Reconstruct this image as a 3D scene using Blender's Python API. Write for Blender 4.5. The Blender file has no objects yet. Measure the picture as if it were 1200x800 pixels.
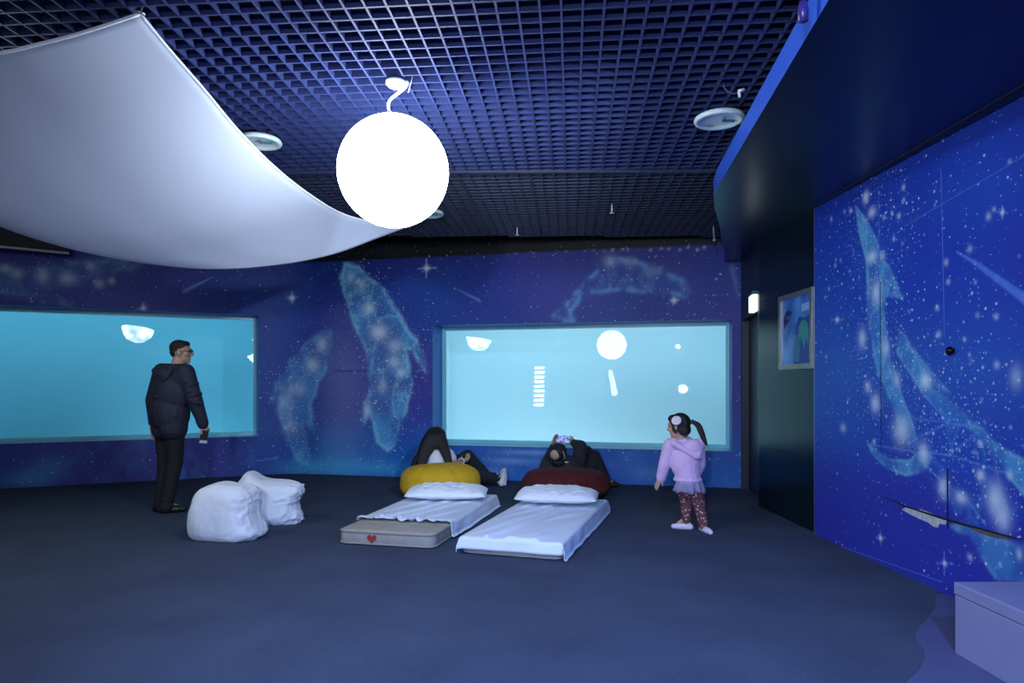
import bpy, bmesh, math, random
import numpy as np
from mathutils import Vector, Matrix, noise as mnoise
random.seed(7); RNG = np.random.default_rng(11)
S = bpy.context.scene
COL = S.collection
F = 800.0; HOR = 450.0; EYE = 1.26

def P(px, py, D):
    return Vector(((px-600)/F*D, D, EYE+(HOR-py)/F*D))
def lin(r, g, b):
    f = lambda c: (c/255/12.92) if c/255 <= .04045 else ((c/255+.055)/1.055)**2.4
    return (f(r), f(g), f(b))

# ------------------------------------------------------------------ materials
MATS = {}
def mat(name, col, rough=.6, metal=0, emit=None, es=0, var=0.0, vscale=20, bump=0, bscale=60, spec=.5, sheen=0, transl=0):
    if name in MATS: return MATS[name]
    m = bpy.data.materials.new(name); m.use_nodes = True
    n = m.node_tree.nodes; l = m.node_tree.links
    b = n['Principled BSDF']
    b.inputs['Base Color'].default_value = (*col, 1)
    b.inputs['Roughness'].default_value = rough
    b.inputs['Metallic'].default_value = metal
    b.inputs['Specular IOR Level'].default_value = spec
    if sheen: b.inputs['Sheen Weight'].default_value = sheen
    if emit:
        b.inputs['Emission Color'].default_value = (*emit, 1); b.inputs['Emission Strength'].default_value = es
    tc = n.new('ShaderNodeTexCoord')
    if var:
        t = n.new('ShaderNodeTexNoise'); t.inputs['Scale'].default_value = vscale; t.inputs['Detail'].default_value = 5
        l.new(tc.outputs['Object'], t.inputs['Vector'])
        r = n.new('ShaderNodeMix'); r.data_type = 'RGBA'
        r.inputs[6].default_value = (*[c*(1-var) for c in col], 1)
        r.inputs[7].default_value = (*[min(1, c*(1+var)) for c in col], 1)
        l.new(t.outputs['Fac'], r.inputs[0]); l.new(r.outputs[2], b.inputs['Base Color'])
    if bump:
        t = n.new('ShaderNodeTexNoise'); t.inputs['Scale'].default_value = bscale; t.inputs['Detail'].default_value = 4
        l.new(tc.outputs['Object'], t.inputs['Vector'])
        bp = n.new('ShaderNodeBump'); bp.inputs['Strength'].default_value = bump; bp.inputs['Distance'].default_value = .02
        l.new(t.outputs['Fac'], bp.inputs['Height']); l.new(bp.outputs['Normal'], b.inputs['Normal'])
    if transl:
        out = n['Material Output']
        tr = n.new('ShaderNodeBsdfTranslucent'); tr.inputs['Color'].default_value = (*col, 1)
        mx = n.new('ShaderNodeMixShader'); mx.inputs[0].default_value = transl
        l.new(b.outputs[0], mx.inputs[1]); l.new(tr.outputs[0], mx.inputs[2]); l.new(mx.outputs[0], out.inputs['Surface'])
    MATS[name] = m
    return m

# ------------------------------------------------------------------ mesh builder
class MB:
    def __init__(s): s.v = []; s.f = []
    def add(s, vs, fs):
        b = len(s.v); s.v += [tuple(v) for v in vs]; s.f += [tuple(b+i for i in f) for f in fs]; return s
    def box(s, lo, hi, M=None):
        vs = [Vector((x, y, z)) for z in (lo[2], hi[2]) for y in (lo[1], hi[1]) for x in (lo[0], hi[0])]
        if M is not None: vs = [M @ v for v in vs]
        return s.add(vs, [(0,2,3,1),(4,5,7,6),(0,1,5,4),(2,6,7,3),(0,4,6,2),(1,3,7,5)])
    def bar(s, a, b, w, h, up=Vector((0,0,1))):
        a = Vector(a); b = Vector(b); d = (b-a).normalized(); r = d.cross(up).normalized()*w/2; u = r.cross(d).normalized()*h/2
        vs = [q+i*r+j*u for q in (a, b) for i, j in ((-1,-1),(1,-1),(1,1),(-1,1))]
        return s.add(vs, [(0,1,2,3),(7,6,5,4),(0,4,5,1),(1,5,6,2),(2,6,7,3),(3,7,4,0)])
    def tube(s, pts, rad, n=10, caps=True):
        pts = [Vector(p) for p in pts]
        if not isinstance(rad, (list, tuple)): rad = [rad]*len(pts)
        rings = []; prev = None
        for i, p in enumerate(pts):
            d = (pts[min(i+1, len(pts)-1)]-pts[max(i-1, 0)]).normalized()
            if prev is None:
                a = Vector((0,0,1)) if abs(d.z) < .9 else Vector((1,0,0)); x = d.cross(a).normalized()
            else:
                x = (prev-d*prev.dot(d)).normalized()
            prev = x; y = d.cross(x)
            rings.append([p+rad[i]*(x*math.cos(2*math.pi*k/n)+y*math.sin(2*math.pi*k/n)) for k in range(n)])
        vs = [v for r in rings for v in r]
        fs = [(i*n+k, i*n+(k+1)%n, (i+1)*n+(k+1)%n, (i+1)*n+k) for i in range(len(pts)-1) for k in range(n)]
        if caps: fs += [tuple(range(n-1,-1,-1)), tuple((len(pts)-1)*n+k for k in range(n))]
        return s.add(vs, fs)
    def lathe(s, prof, c=(0,0,0), n=32, M=None):
        c = Vector(c); vs = []; fs = []
        for r, z in prof:
            for k in range(n):
                a = 2*math.pi*k/n; v = Vector((r*math.cos(a), r*math.sin(a), z))
                vs.append((M @ v if M is not None else v)+c)
        m = len(prof)
        fs = [(i*n+k, i*n+(k+1)%n, (i+1)*n+(k+1)%n, (i+1)*n+k) for i in range(m-1) for k in range(n)]
        fs += [tuple(range(n-1,-1,-1)), tuple((m-1)*n+k for k in range(n))]
        return s.add(vs, fs)
    def ell(s, c, r, M=None, n=20, m=12):
        if not isinstance(r, (tuple, list)): r = (r, r, r)
        c = Vector(c); vs = []; fs = []
        top = Vector((0,0,r[2])); bot = -top
        for i in range(1, m):
            t = math.pi*i/m
            for k in range(n):
                a = 2*math.pi*k/n
                vs.append(Vector((r[0]*math.sin(t)*math.cos(a), r[1]*math.sin(t)*math.sin(a), r[2]*math.cos(t))))
        vs += [top, bot]
        T, B = len(vs)-2, len(vs)-1
        for i in range(m-2):
            for k in range(n): fs.append((i*n+k, (i+1)*n+k, (i+1)*n+(k+1)%n, i*n+(k+1)%n))
        for k in range(n): fs.append((T, k, (k+1)%n)); fs.append((B, (m-2)*n+(k+1)%n, (m-2)*n+k))
        if M is not None: vs = [M @ v for v in vs]
        return s.add([v+c for v in vs], fs)
    def cap(s, a, ra, b, rb, n=14, m=5):
        a = Vector(a); b = Vector(b); d = (b-a)
        L = d.length
        if L < 1e-5: return s.ell(a, ra)
        d /= L
        x = d.cross(Vector((0,0,1)) if abs(d.z) < .9 else Vector((1,0,0))).normalized(); y = d.cross(x)
        prof = [(ra*math.sin(t), -ra*math.cos(t)) for t in [math.pi/2*i/m for i in range(1, m+1)]]
        prof += [(rb*math.cos(t), L+rb*math.sin(t)) for t in [math.pi/2*i/m for i in range(0, m)]]
        vs = [a+d*h+r*(x*math.cos(2*math.pi*k/n)+y*math.sin(2*math.pi*k/n)) for r, h in prof for k in range(n)]
        q = len(prof)
        fs = [(i*n+k, i*n+(k+1)%n, (i+1)*n+(k+1)%n, (i+1)*n+k) for i in range(q-1) for k in range(n)]
        vs += [a-d*ra, b+d*rb]; A = q*n; B = A+1
        for k in range(n): fs.append((A, (k+1)%n, k)); fs.append((B, (q-1)*n+k, (q-1)*n+(k+1)%n))
        return s.add(vs, fs)
    def chain(s, pts, rs):
        for i in range(len(pts)-1): s.cap(pts[i], rs[i], pts[i+1], rs[i+1])
        return s
    def build(s, name, m, parent=None, smooth=True, origin=None, bevel=0, remesh=0, smooth_it=0, solid=0, subsurf=0):
        me = bpy.data.meshes.new(name)
        if parent is not None: o0 = Vector(parent.location)
        elif origin is not None: o0 = Vector(origin)
        else:
            a = np.array(s.v); lo = a.min(0); hi = a.max(0); o0 = Vector(((lo[0]+hi[0])/2, (lo[1]+hi[1])/2, lo[2]))
        me.from_pydata([tuple(Vector(v)-o0) for v in s.v], [], s.f); me.update()
        if True:
            bm = bmesh.new(); bm.from_mesh(me); bmesh.ops.recalc_face_normals(bm, faces=bm.faces); bm.to_mesh(me); bm.free()
        o = bpy.data.objects.new(name, me); COL.objects.link(o)
        if remesh:
            md = o.modifiers.new('r', 'REMESH'); md.mode = 'VOXEL'; md.voxel_size = remesh
            if smooth_it:
                sm = o.modifiers.new('s', 'SMOOTH'); sm.iterations = smooth_it; sm.factor = .5
            bpy.context.view_layer.update()
            ev = o.evaluated_get(bpy.context.evaluated_depsgraph_get())
            me2 = bpy.data.meshes.new_from_object(ev); o.modifiers.clear(); o.data = me2; me2.name = name; me = me2
        if smooth:
            for p in me.polygons: p.use_smooth = True
        if isinstance(m, (list, tuple)):
            for q in m: me.materials.append(q)
        elif m is not None:
            me.materials.clear(); me.materials.append(m)
        if parent is not None: o.parent = parent
        else: o.location = o0
        if bevel:
            b = o.modifiers.new('bevel', 'BEVEL'); b.width = bevel; b.segments = 3; b.limit_method = 'ANGLE'
        if solid:
            b = o.modifiers.new('solid', 'SOLIDIFY'); b.thickness = solid; b.offset = 0
        if subsurf:
            b = o.modifiers.new('sub', 'SUBSURF'); b.levels = subsurf; b.render_levels = subsurf
        return o

def tag(o, label=None, cat=None, group=None, kind=None):
    if label: o['label'] = label
    if cat: o['category'] = cat
    if group: o['group'] = group
    if kind: o['kind'] = kind
    return o
def thing(name, label, cat, loc, group=None):
    o = bpy.data.objects.new(name, None); COL.objects.link(o); o.location = Vector(loc); o.empty_display_size = .1
    return tag(o, label, cat, group)
def struct(o, label=None): o['kind'] = 'structure'; return tag(o, label)
def root_struct(name, loc=(0,0,0), label=None):
    o = bpy.data.objects.new(name, None); COL.objects.link(o); o.location = Vector(loc); return struct(o, label)

# ------------------------------------------------------------------ common materials
M_white = mat('white plastic', lin(225,228,235), .4)
M_black = mat('black paint', (.006,.007,.010), .7)
M_dark  = mat('dark grey metal', (.02,.022,.03), .5)
M_linen = mat('white linen', (.80,.84,.90), .85, bump=.25, bscale=25, sheen=.2)
M_steel = mat('brushed steel', (.5,.48,.45), .35, 1)
M_skin  = mat('skin', (.50,.31,.22), .55, var=.08)
M_hair  = mat('black hair', (.010,.009,.010), .45, bump=.5, bscale=150)

# ================================================================== ROOM
# ---- floor
def floor_mat():
    m = bpy.data.materials.new('carpet'); m.use_nodes = True; n = m.node_tree.nodes; l = m.node_tree.links
    b = n['Principled BSDF']; b.inputs['Roughness'].default_value = .95; b.inputs['Specular IOR Level'].default_value = .1
    tc = n.new('ShaderNodeTexCoord')
    t = n.new('ShaderNodeTexNoise'); t.inputs['Scale'].default_value = 160; t.inputs['Detail'].default_value = 3
    t2 = n.new('ShaderNodeTexNoise'); t2.inputs['Scale'].default_value = 2.2; t2.inputs['Detail'].default_value = 5
    for q in (t, t2): l.new(tc.outputs['Object'], q.inputs['Vector'])
    r = n.new('ShaderNodeValToRGB'); r.color_ramp.elements[0].position = .3; r.color_ramp.elements[1].position = .75
    r.color_ramp.elements[0].color = (.052,.070,.118,1); r.color_ramp.elements[1].color = (.104,.130,.205,1)
    l.new(t.outputs['Fac'], r.inputs['Fac'])
    mx = n.new('ShaderNodeMix'); mx.data_type = 'RGBA'; mx.blend_type = 'MULTIPLY'; mx.inputs[0].default_value = .5
    l.new(r.outputs[0], mx.inputs[6]); l.new(t2.outputs['Fac'], mx.inputs[7])
    l.new(mx.outputs[2], b.inputs['Base Color'])
    bp = n.new('ShaderNodeBump'); bp.inputs['Strength'].default_value = .5; bp.inputs['Distance'].default_value = .01
    l.new(t.outputs['Fac'], bp.inputs['Height']); l.new(bp.outputs['Normal'], b.inputs['Normal'])
    return m
MB().box((-8.2,-3.6,-.12), (4.2,10.6,0)).build('floor', floor_mat(), smooth=False)
struct(bpy.data.objects['floor'], 'dark blue grey carpet over the whole room')

# ---- back wall plan: left straight, rounded corner, right straight
cl = Vector((-3.13, 9.66)); dl = Vector((1,.47)).normalized(); dr = Vector((1,-.235)).normalized()
ang = dl.angle(dr); t_ = .40; R_ = t_/math.tan(ang/2)
PLAN = [cl-dl*5.5]
p0 = cl-dl*t_; nl = Vector((dl.y, -dl.x)); cen = p0+nl*R_
for i in range(13):
    a = ang*i/12; c, s_ = math.cos(-a), math.sin(-a); v = p0-cen
    PLAN.append(cen+Vector((v.x*c-v.y*s_, v.x*s_+v.y*c)))
xr = 2.775; PLAN.append(cl+dr*((xr-cl.x)/dr.x))
CUM = [0]
for i in range(len(PLAN)-1): CUM.append(CUM[-1]+(PLAN[i+1]-PLAN[i]).length)
def wall_pt(s):
    s = min(max(s, 0), CUM[-1])
    for i in range(len(PLAN)-1):
        if s <= CUM[i+1]+1e-9:
            f = (s-CUM[i])/(CUM[i+1]-CUM[i]); return PLAN[i].lerp(PLAN[i+1], f)
    return PLAN[-1].copy()
def unproj_back(px, py):
    k = (px-600)/F
    for i in range(len(PLAN)-1):
        a, b = PLAN[i], PLAN[i+1]; ga = a.x-k*a.y; gb = b.x-k*b.y
        if ga*gb <= 0:
            f = ga/(ga-gb); q = a.lerp(b, f); return (CUM[i]+f*(CUM[i+1]-CUM[i]), EYE+(HOR-py)/F*q.y)
    a, b = (PLAN[0], PLAN[1]) if k < 0 else (PLAN[-2], PLAN[-1])
    d = b-a; f = (k*a.y-a.x)/(d.x-k*d.y); q = a+d*f
    return ((CUM[0] if k < 0 else CUM[-2])+f*d.length, EYE+(HOR-py)/F*q.y)
# ---- right wall plan
def rx(Y): return 2.57+.04*(5.73-Y)
def unproj_right(px, py):      # on the mural panel face
    k = (px-600)/F; Y = (2.57+.04*5.73-.03)/(k+.04)
    return (Y, EYE+(HOR-py)/F*Y)

# ---- numpy helpers for the painted murals
def vnoise(x, y, seed):
    r = np.random.default_rng(seed).random((256, 256))
    xi = np.floor(x).astype(int); yi = np.floor(y).astype(int); fx = x-xi; fy = y-yi
    fx = fx*fx*(3-2*fx); fy = fy*fy*(3-2*fy); g = lambda a, b: r[a & 255, b & 255]
    return (g(xi,yi)*(1-fx)+g(xi+1,yi)*fx)*(1-fy)+(g(xi,yi+1)*(1-fx)+g(xi+1,yi+1)*fx)*fy
def fbm(x, y, seed, o=5):
    s = np.zeros_like(x); a = .5
    for i in range(o): s += a*vnoise(x*2**i, y*2**i, seed+i); a *= .5
    return s
def sdpoly(p, poly):
    poly = np.array(poly); n = len(poly)
    d = np.full(len(p), 1e9); sg = np.ones(len(p))
    for i in range(n):
        a = poly[i]; b = poly[i-1]; e = b-a; w = p-a
        t = np.clip((w@e)/max(e@e, 1e-12), 0, 1); q = w-t[:, None]*e; d = np.minimum(d, (q*q).sum(1))
        c1 = p[:, 1] >= a[1]; c2 = p[:, 1] < b[1]; c3 = e[0]*w[:, 1] > e[1]*w[:, 0]
        sg = np.where((c1 & c2 & c3) | (~c1 & ~c2 & ~c3), -sg, sg)
    return sg*np.sqrt(d)
def sdseg(p, a, b):
    a = np.array(a); b = np.array(b); e = b-a; w = p-a; t = np.clip((w@e)/max(e@e, 1e-12), 0, 1)
    q = w-t[:, None]*e; return np.sqrt((q*q).sum(1)), t
sstep = lambda a, b, x: (lambda t: t*t*(3-2*t))(np.clip((x-a)/(b-a), 0, 1))

class Paint:
    def __init__(s, pts, unp): s.p = pts; s.unp = unp; s.c = np.zeros((len(pts), 3)); s.st = np.zeros(len(pts)); s.x = pts[:, 0]; s.z = pts[:, 1]
    def fill(s, rgb): s.c[:] = rgb
    def mix(s, w, rgb):
        w = np.clip(w, 0, 1)[:, None]; s.c = s.c*(1-w)+np.array(rgb)*w
    def blob(s, px, py, rx_, ry_, rgb, a, ppm=None):
        c = s.unp(px, py); c2 = s.unp(px+rx_, py); c3 = s.unp(px, py+ry_)
        ax = max(abs(c2[0]-c[0]), 1e-3); ay = max(abs(c3[1]-c[1]), 1e-3)
        s.mix(a*np.exp(-((s.x-c[0])/ax)**2-((s.z-c[1])/ay)**2), rgb)
    def line(s, pts, w0, w1, rgb, a):
        q = [s.unp(*t) for t in pts]
        for i in range(len(q)-1):
            d, t = sdseg(s.p, q[i], q[i+1]); f = (i+t)/(len(q)-1); w = w0+(w1-w0)*f
            s.mix(a*(1-sstep(w*.4, w, d)), rgb)
    def whale(s, pts, rgb, edge, afill, aedge, wedge, seed, nsc=9, st=.35, hollow=.0, rough=.09):
        q = [s.unp(*t) for t in pts]; d = sdpoly(s.p, q)+rough*(fbm(s.x*7+1, s.z*7+4, seed+30)-.5)
        grain = fbm(s.x*24, s.z*24, seed+50, 3); vein = np.abs(fbm(s.x*3.2+7, s.z*2.1, seed+70)-.5); vein = np.exp(-(vein/.03)**2)
        n = fbm(s.x*nsc+3, s.z*nsc*.7+9, seed); n = sstep(.28, .68, n)
        inside = 1-sstep(-.02, .02, d)
        s.mix(inside*afill*(.35+.65*n)*(1-hollow*sstep(.05, .22, -d)), rgb)
        s.mix(inside*vein*afill*.5, edge); s.mix(inside*afill*.9*sstep(.66,.80,grain), (.72,.88,1.0))
        s.mix(aedge*np.exp(-(d/wedge)**2)*np.clip(.1+1.3*n, 0, 1), edge)
        s.st = np.maximum(s.st, st*np.exp(-np.maximum(d, 0)/.12))

def mural_mat(name, layers, dirt=True):
    m = bpy.data.materials.new(name); m.use_nodes = True; n = m.node_tree.nodes; l = m.node_tree.links
    b = n['Principled BSDF']; b.inputs['Roughness'].default_value = .5; b.inputs['Specular IOR Level'].default_value = .3
    ac = n.new('ShaderNodeAttribute'); ac.attribute_name = 'paint'
    ad = n.new('ShaderNodeAttribute'); ad.attribute_name = 'stars'
    uv = n.new('ShaderNodeUVMap'); uv.uv_map = 'UVMap'
    def M(op, a, b_=None):
        q = n.new('ShaderNodeMath'); q.operation = op
        for i, x in enumerate((a, b_)):
            if x is None: continue
            if isinstance(x, (int, float)): q.inputs[i].default_value = x
            else: l.new(x, q.inputs[i])
        return q.outputs[0]
    cur = ac.outputs['Color']
    for k, (sc, r0, r1, pw, base, gain, amp, soft) in enumerate(layers):
        mp = n.new('ShaderNodeMapping'); mp.inputs['Location'].default_value = (k*3.7, k*1.9, 0); l.new(uv.outputs[0], mp.inputs[0])
        v = n.new('ShaderNodeTexVoronoi'); v.voronoi_dimensions = '2D'; v.inputs['Scale'].default_value = sc
        l.new(mp.outputs[0], v.inputs['Vector'])
        sp = n.new('ShaderNodeSeparateColor'); l.new(v.outputs['Color'], sp.inputs[0])
        rad = M('ADD', M('MULTIPLY', M('POWER', sp.outputs[0], pw), r1-r0), r0)
        e = M('DIVIDE', M('SUBTRACT', rad, v.outputs['Distance']), M('MULTIPLY', rad, soft))
        e = M('MINIMUM', M('MAXIMUM', e, 0.0), 1.0)
        gate = M('LESS_THAN', sp.outputs[1], M('ADD', M('MULTIPLY', ad.outputs['Fac'], gain), base))
        fac = M('MULTIPLY', M('MULTIPLY', e, gate), M('ADD', M('MULTIPLY', sp.outputs[2], amp*.7), amp*.3))
        mx = n.new('ShaderNodeMix'); mx.data_type = 'RGBA'; l.new(fac, mx.inputs[0]); l.new(cur, mx.inputs[6])
        mx.inputs[7].default_value = (.62,.80,1.0,1); cur = mx.outputs[2]
    l.new(cur, b.inputs['Base Color'])
    return m

def grid_lines(lo, hi, step, extra):
    a = list(np.arange(lo, hi, step))+[hi]+list(extra); a = sorted(a); out = [a[0]]
    ex = set(round(e, 6) for e in extra)
    for x in a[1:]:
        if x-out[-1] < step*.25:
            if round(x, 6) in ex: out[-1] = x
            continue
        out.append(x)
    return out
def mural_mesh(name, S_, Z_, pos, holes, painter, unp, m, label):
    ns, nz = len(S_), len(Z_)
    vs = [pos(s, z) for s in S_ for z in Z_]
    fs = []; 
    for i in range(ns-1):
        for j in range(nz-1):
            sc, zc = (S_[i]+S_[i+1])/2, (Z_[j]+Z_[j+1])/2
            if any(h[0] < sc < h[1] and h[2] < zc < h[3] for h in holes): continue
            fs.append((i*nz+j, (i+1)*nz+j, (i+1)*nz+j+1, i*nz+j+1))
    me = bpy.data.meshes.new(name); me.from_pydata([tuple(v) for v in vs], [], fs); me.update()
    pts = np.array([(s, z) for s in S_ for z in Z_])
    pa = Paint(pts, unp); painter(pa)
    c = np.ones((len(pts), 4), np.float32); c[:, :3] = np.clip(pa.c, 0, 1)
    at = me.color_attributes.new('paint', 'FLOAT_COLOR', 'POINT'); at.data.foreach_set('color', c.ravel())
    st = me.attributes.new('stars', 'FLOAT', 'POINT'); st.data.foreach_set('value', np.clip(pa.st, 0, 1).astype(np.float32))
    uvl = me.uv_layers.new(name='UVMap'); li = np.zeros(len(me.loops), np.int32); me.loops.foreach_get('vertex_index', li)
    uvl.data.foreach_set('uv', pts[li].astype(np.float32).ravel())
    for p in me.polygons: p.use_smooth = True
    me.materials.append(m)
    o = bpy.data.objects.new(name, me); COL.objects.link(o); struct(o, label)
    return o

# ---- window openings on the back wall
sL1 = unproj_back(303, 450)[0]; sL0 = .35
sR0 = unproj_back(507, 450)[0]; sR1 = unproj_back(858, 450)[0]
WIN = [(sL0, sL1, .54, 2.215), (sR0, sR1, .445, 2.05)]
MURTOP = 2.965

def paint_back(pa):
    x, z = pa.x, pa.z
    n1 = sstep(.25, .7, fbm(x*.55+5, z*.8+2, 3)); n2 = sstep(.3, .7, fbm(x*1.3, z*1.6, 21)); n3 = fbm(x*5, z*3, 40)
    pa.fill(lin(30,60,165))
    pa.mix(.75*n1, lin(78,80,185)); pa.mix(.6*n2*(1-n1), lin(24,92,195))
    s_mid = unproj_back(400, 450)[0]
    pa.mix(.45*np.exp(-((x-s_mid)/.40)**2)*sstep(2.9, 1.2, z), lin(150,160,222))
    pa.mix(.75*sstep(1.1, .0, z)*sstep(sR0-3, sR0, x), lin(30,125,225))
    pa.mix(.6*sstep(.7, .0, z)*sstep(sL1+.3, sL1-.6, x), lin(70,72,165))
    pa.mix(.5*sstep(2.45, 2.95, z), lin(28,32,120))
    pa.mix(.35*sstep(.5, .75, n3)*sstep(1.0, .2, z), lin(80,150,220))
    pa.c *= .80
    pa.st[:] = .06
    W1 = [(403,308),(420,312),(439,329),(454,347),(467,370),(476,387),(488,396),(497,419),(499,436),(493,430),(484,411),(476,409),(482,441),(480,467),(472,494),(463,520),(454,527),(441,518),(437,497),(435,475),(427,494),(425,490),(433,460),(433,430),(431,411),(420,389),(411,366),(403,340),(400,321)]
    W2 = [(377,389),(386,389),(388,404),(381,430),(369,456),(364,479),(367,501),(366,505),(357,498),(360,524),(367,546),(349,539),(337,512),(328,482),(328,456),(319,467),(322,449),(334,437),(341,422),(356,404)]
    W3 = [(660,376),(648,370),(662,360),(670,346),(686,330),(706,316),(720,302),(740,305),(760,314),(780,318),(796,328),(812,344),(806,347),(780,344),(760,340),(730,340),(700,340),(680,348),(668,364),(670,376)]
    W4 = [(0,312),(48,315),(80,309),(120,304),(170,307),(149,315),(112,323),(85,331),(53,341),(80,357),(53,355),(27,344),(-40,341),(-60,320)]
    pa.whale(W2, lin(84,160,225), lin(130,195,240), .55, .40, .03, 61, nsc=5, st=.6)
    pa.whale(W1, lin(84,172,230), lin(150,218,248), .80, .60, .025, 63, nsc=4.5, st=.9, hollow=.30)
    pa.whale(W3, lin(50,110,205), lin(120,180,240), .40, .60, .035, 66, st=.12, hollow=.4)
    pa.whale(W4, lin(95,150,215), lin(120,180,225), .40, .25, .05, 68, st=.3)
    br = lin(225,243,255)
    for b in [(411,325,5,6,.5),(424,334,5,5,.5),(432,361,7,7,.65),(444,389,9,9,.8),(463,405,9,8,.5),(462,424,7,7,.55),(470,437,5,5,.5),(448,452,5,8,.4),(430,480,4,8,.55),
              (366,427,7,8,.5),(377,403,6,8,.5),(350,456,8,8,.35),(335,470,8,14,.25),(340,500,9,10,.25),
              (6,315,7,5,.45),(20,321,7,6,.5),(50,323,7,8,.5),(78,326,9,7,.55),(116,332,6,5,.5),(131,329,4,4,.5),(106,312,6,5,.4),
              (715,305,9,7,.30),(738,307,8,6,.25),(765,318,10,6,.2)]:
        pa.blob(b[0], b[1], b[2], b[3], br, b[4])
    for b in [(365,548,30,9,.65),(400,545,35,12,.55),(440,548,40,8,.5),(395,520,30,20,.2),(35,560,30,10,.4),(60,545,22,12,.25)]:
        pa.blob(b[0], b[1], b[2], b[3], lin(70,175,225), b[4])
    for b in [(620,530,35,3,.5),(600,540,30,4,.4),(575,552,22,6,.3),(690,545,25,5,.25),(760,555,25,8,.2)]:
        pa.blob(b[0], b[1], b[2], b[3], lin(150,195,240), b[4])
    pa.line([(248,325),(216,341)], .008, .035, lin(120,170,230), .7)
    pa.line([(530,336),(562,352)], .006, .02, lin(130,170,230), .55)
    pa.line([(300,540),(325,536)], .01, .02, lin(110,170,230), .4)
    for sx, sy, r in [(500,314,11),(342,349,7),(168,361,6),(790,352,5)]:
        pa.line([(sx-r,sy),(sx+r,sy)], .012, .012, lin(170,205,250), .55); pa.line([(sx,sy-r),(sx,sy+r)], .012, .012, lin(170,205,250), .55)
        pa.blob(sx, sy, 3, 3, (.9,.95,1), .9)
    for i in range(26):
        px = 552+i*11+random.uniform(-4,4); pa.blob(px, 294-(px-552)*.02+random.uniform(0,4), 1.6, 1.4, (.85,.92,1), random.uniform(.1,.9))
    pa.line([(377,434),(432,435)], .010, .012, lin(14,30,80), .6)
    pa.line([(858,312),(865,350)], .05, .012, lin(110,140,185), .45)
    pa.st *= (z < MURTOP)
    pa.mix(sstep(MURTOP-.004, MURTOP+.006, z), (.004,.005,.008))

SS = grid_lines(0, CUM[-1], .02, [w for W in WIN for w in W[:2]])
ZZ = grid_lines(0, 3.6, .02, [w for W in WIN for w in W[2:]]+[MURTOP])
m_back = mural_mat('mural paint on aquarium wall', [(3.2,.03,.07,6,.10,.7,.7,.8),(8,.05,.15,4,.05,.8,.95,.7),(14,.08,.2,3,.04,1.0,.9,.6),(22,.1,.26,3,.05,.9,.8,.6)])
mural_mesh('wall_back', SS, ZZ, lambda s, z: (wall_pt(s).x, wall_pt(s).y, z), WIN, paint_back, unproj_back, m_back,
           'curved back wall painted with blue galaxy and whales around two aquarium windows')

# ---- aquarium windows, tanks
def pane_mat(name, tint):
    m = bpy.data.materials.new(name); m.use_nodes = True; n = m.node_tree.nodes; l = m.node_tree.links; n.remove(n['Principled BSDF'])
    tr = n.new('ShaderNodeBsdfTransparent'); tr.inputs[0].default_value = (*tint, 1)
    gl = n.new('ShaderNodeBsdfGlossy'); gl.inputs['Roughness'].default_value = .004
    fr = n.new('ShaderNodeFresnel'); fr.inputs['IOR'].default_value = 1.5
    mx = n.new('ShaderNodeMixShader'); l.new(fr.outputs[0], mx.inputs[0]); l.new(tr.outputs[0], mx.inputs[1]); l.new(gl.outputs[0], mx.inputs[2])
    l.new(mx.outputs[0], n['Material Output'].inputs[0]); return m
def water_mat(name, tint):
    m = bpy.data.materials.new(name); m.use_nodes = True; n = m.node_tree.nodes; l = m.node_tree.links; n.remove(n['Principled BSDF'])
    tr = n.new('ShaderNodeBsdfTransparent'); tr.inputs[0].default_value = (*tint, 1)
    l.new(tr.outputs[0], n['Material Output'].inputs[0]); return m
m_reveal = mat('blue painted reveal', lin(40,110,200), .5, var=.15, vscale=6)
m_sill = mat('pale acrylic edge', lin(130,205,225), .3)
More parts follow.
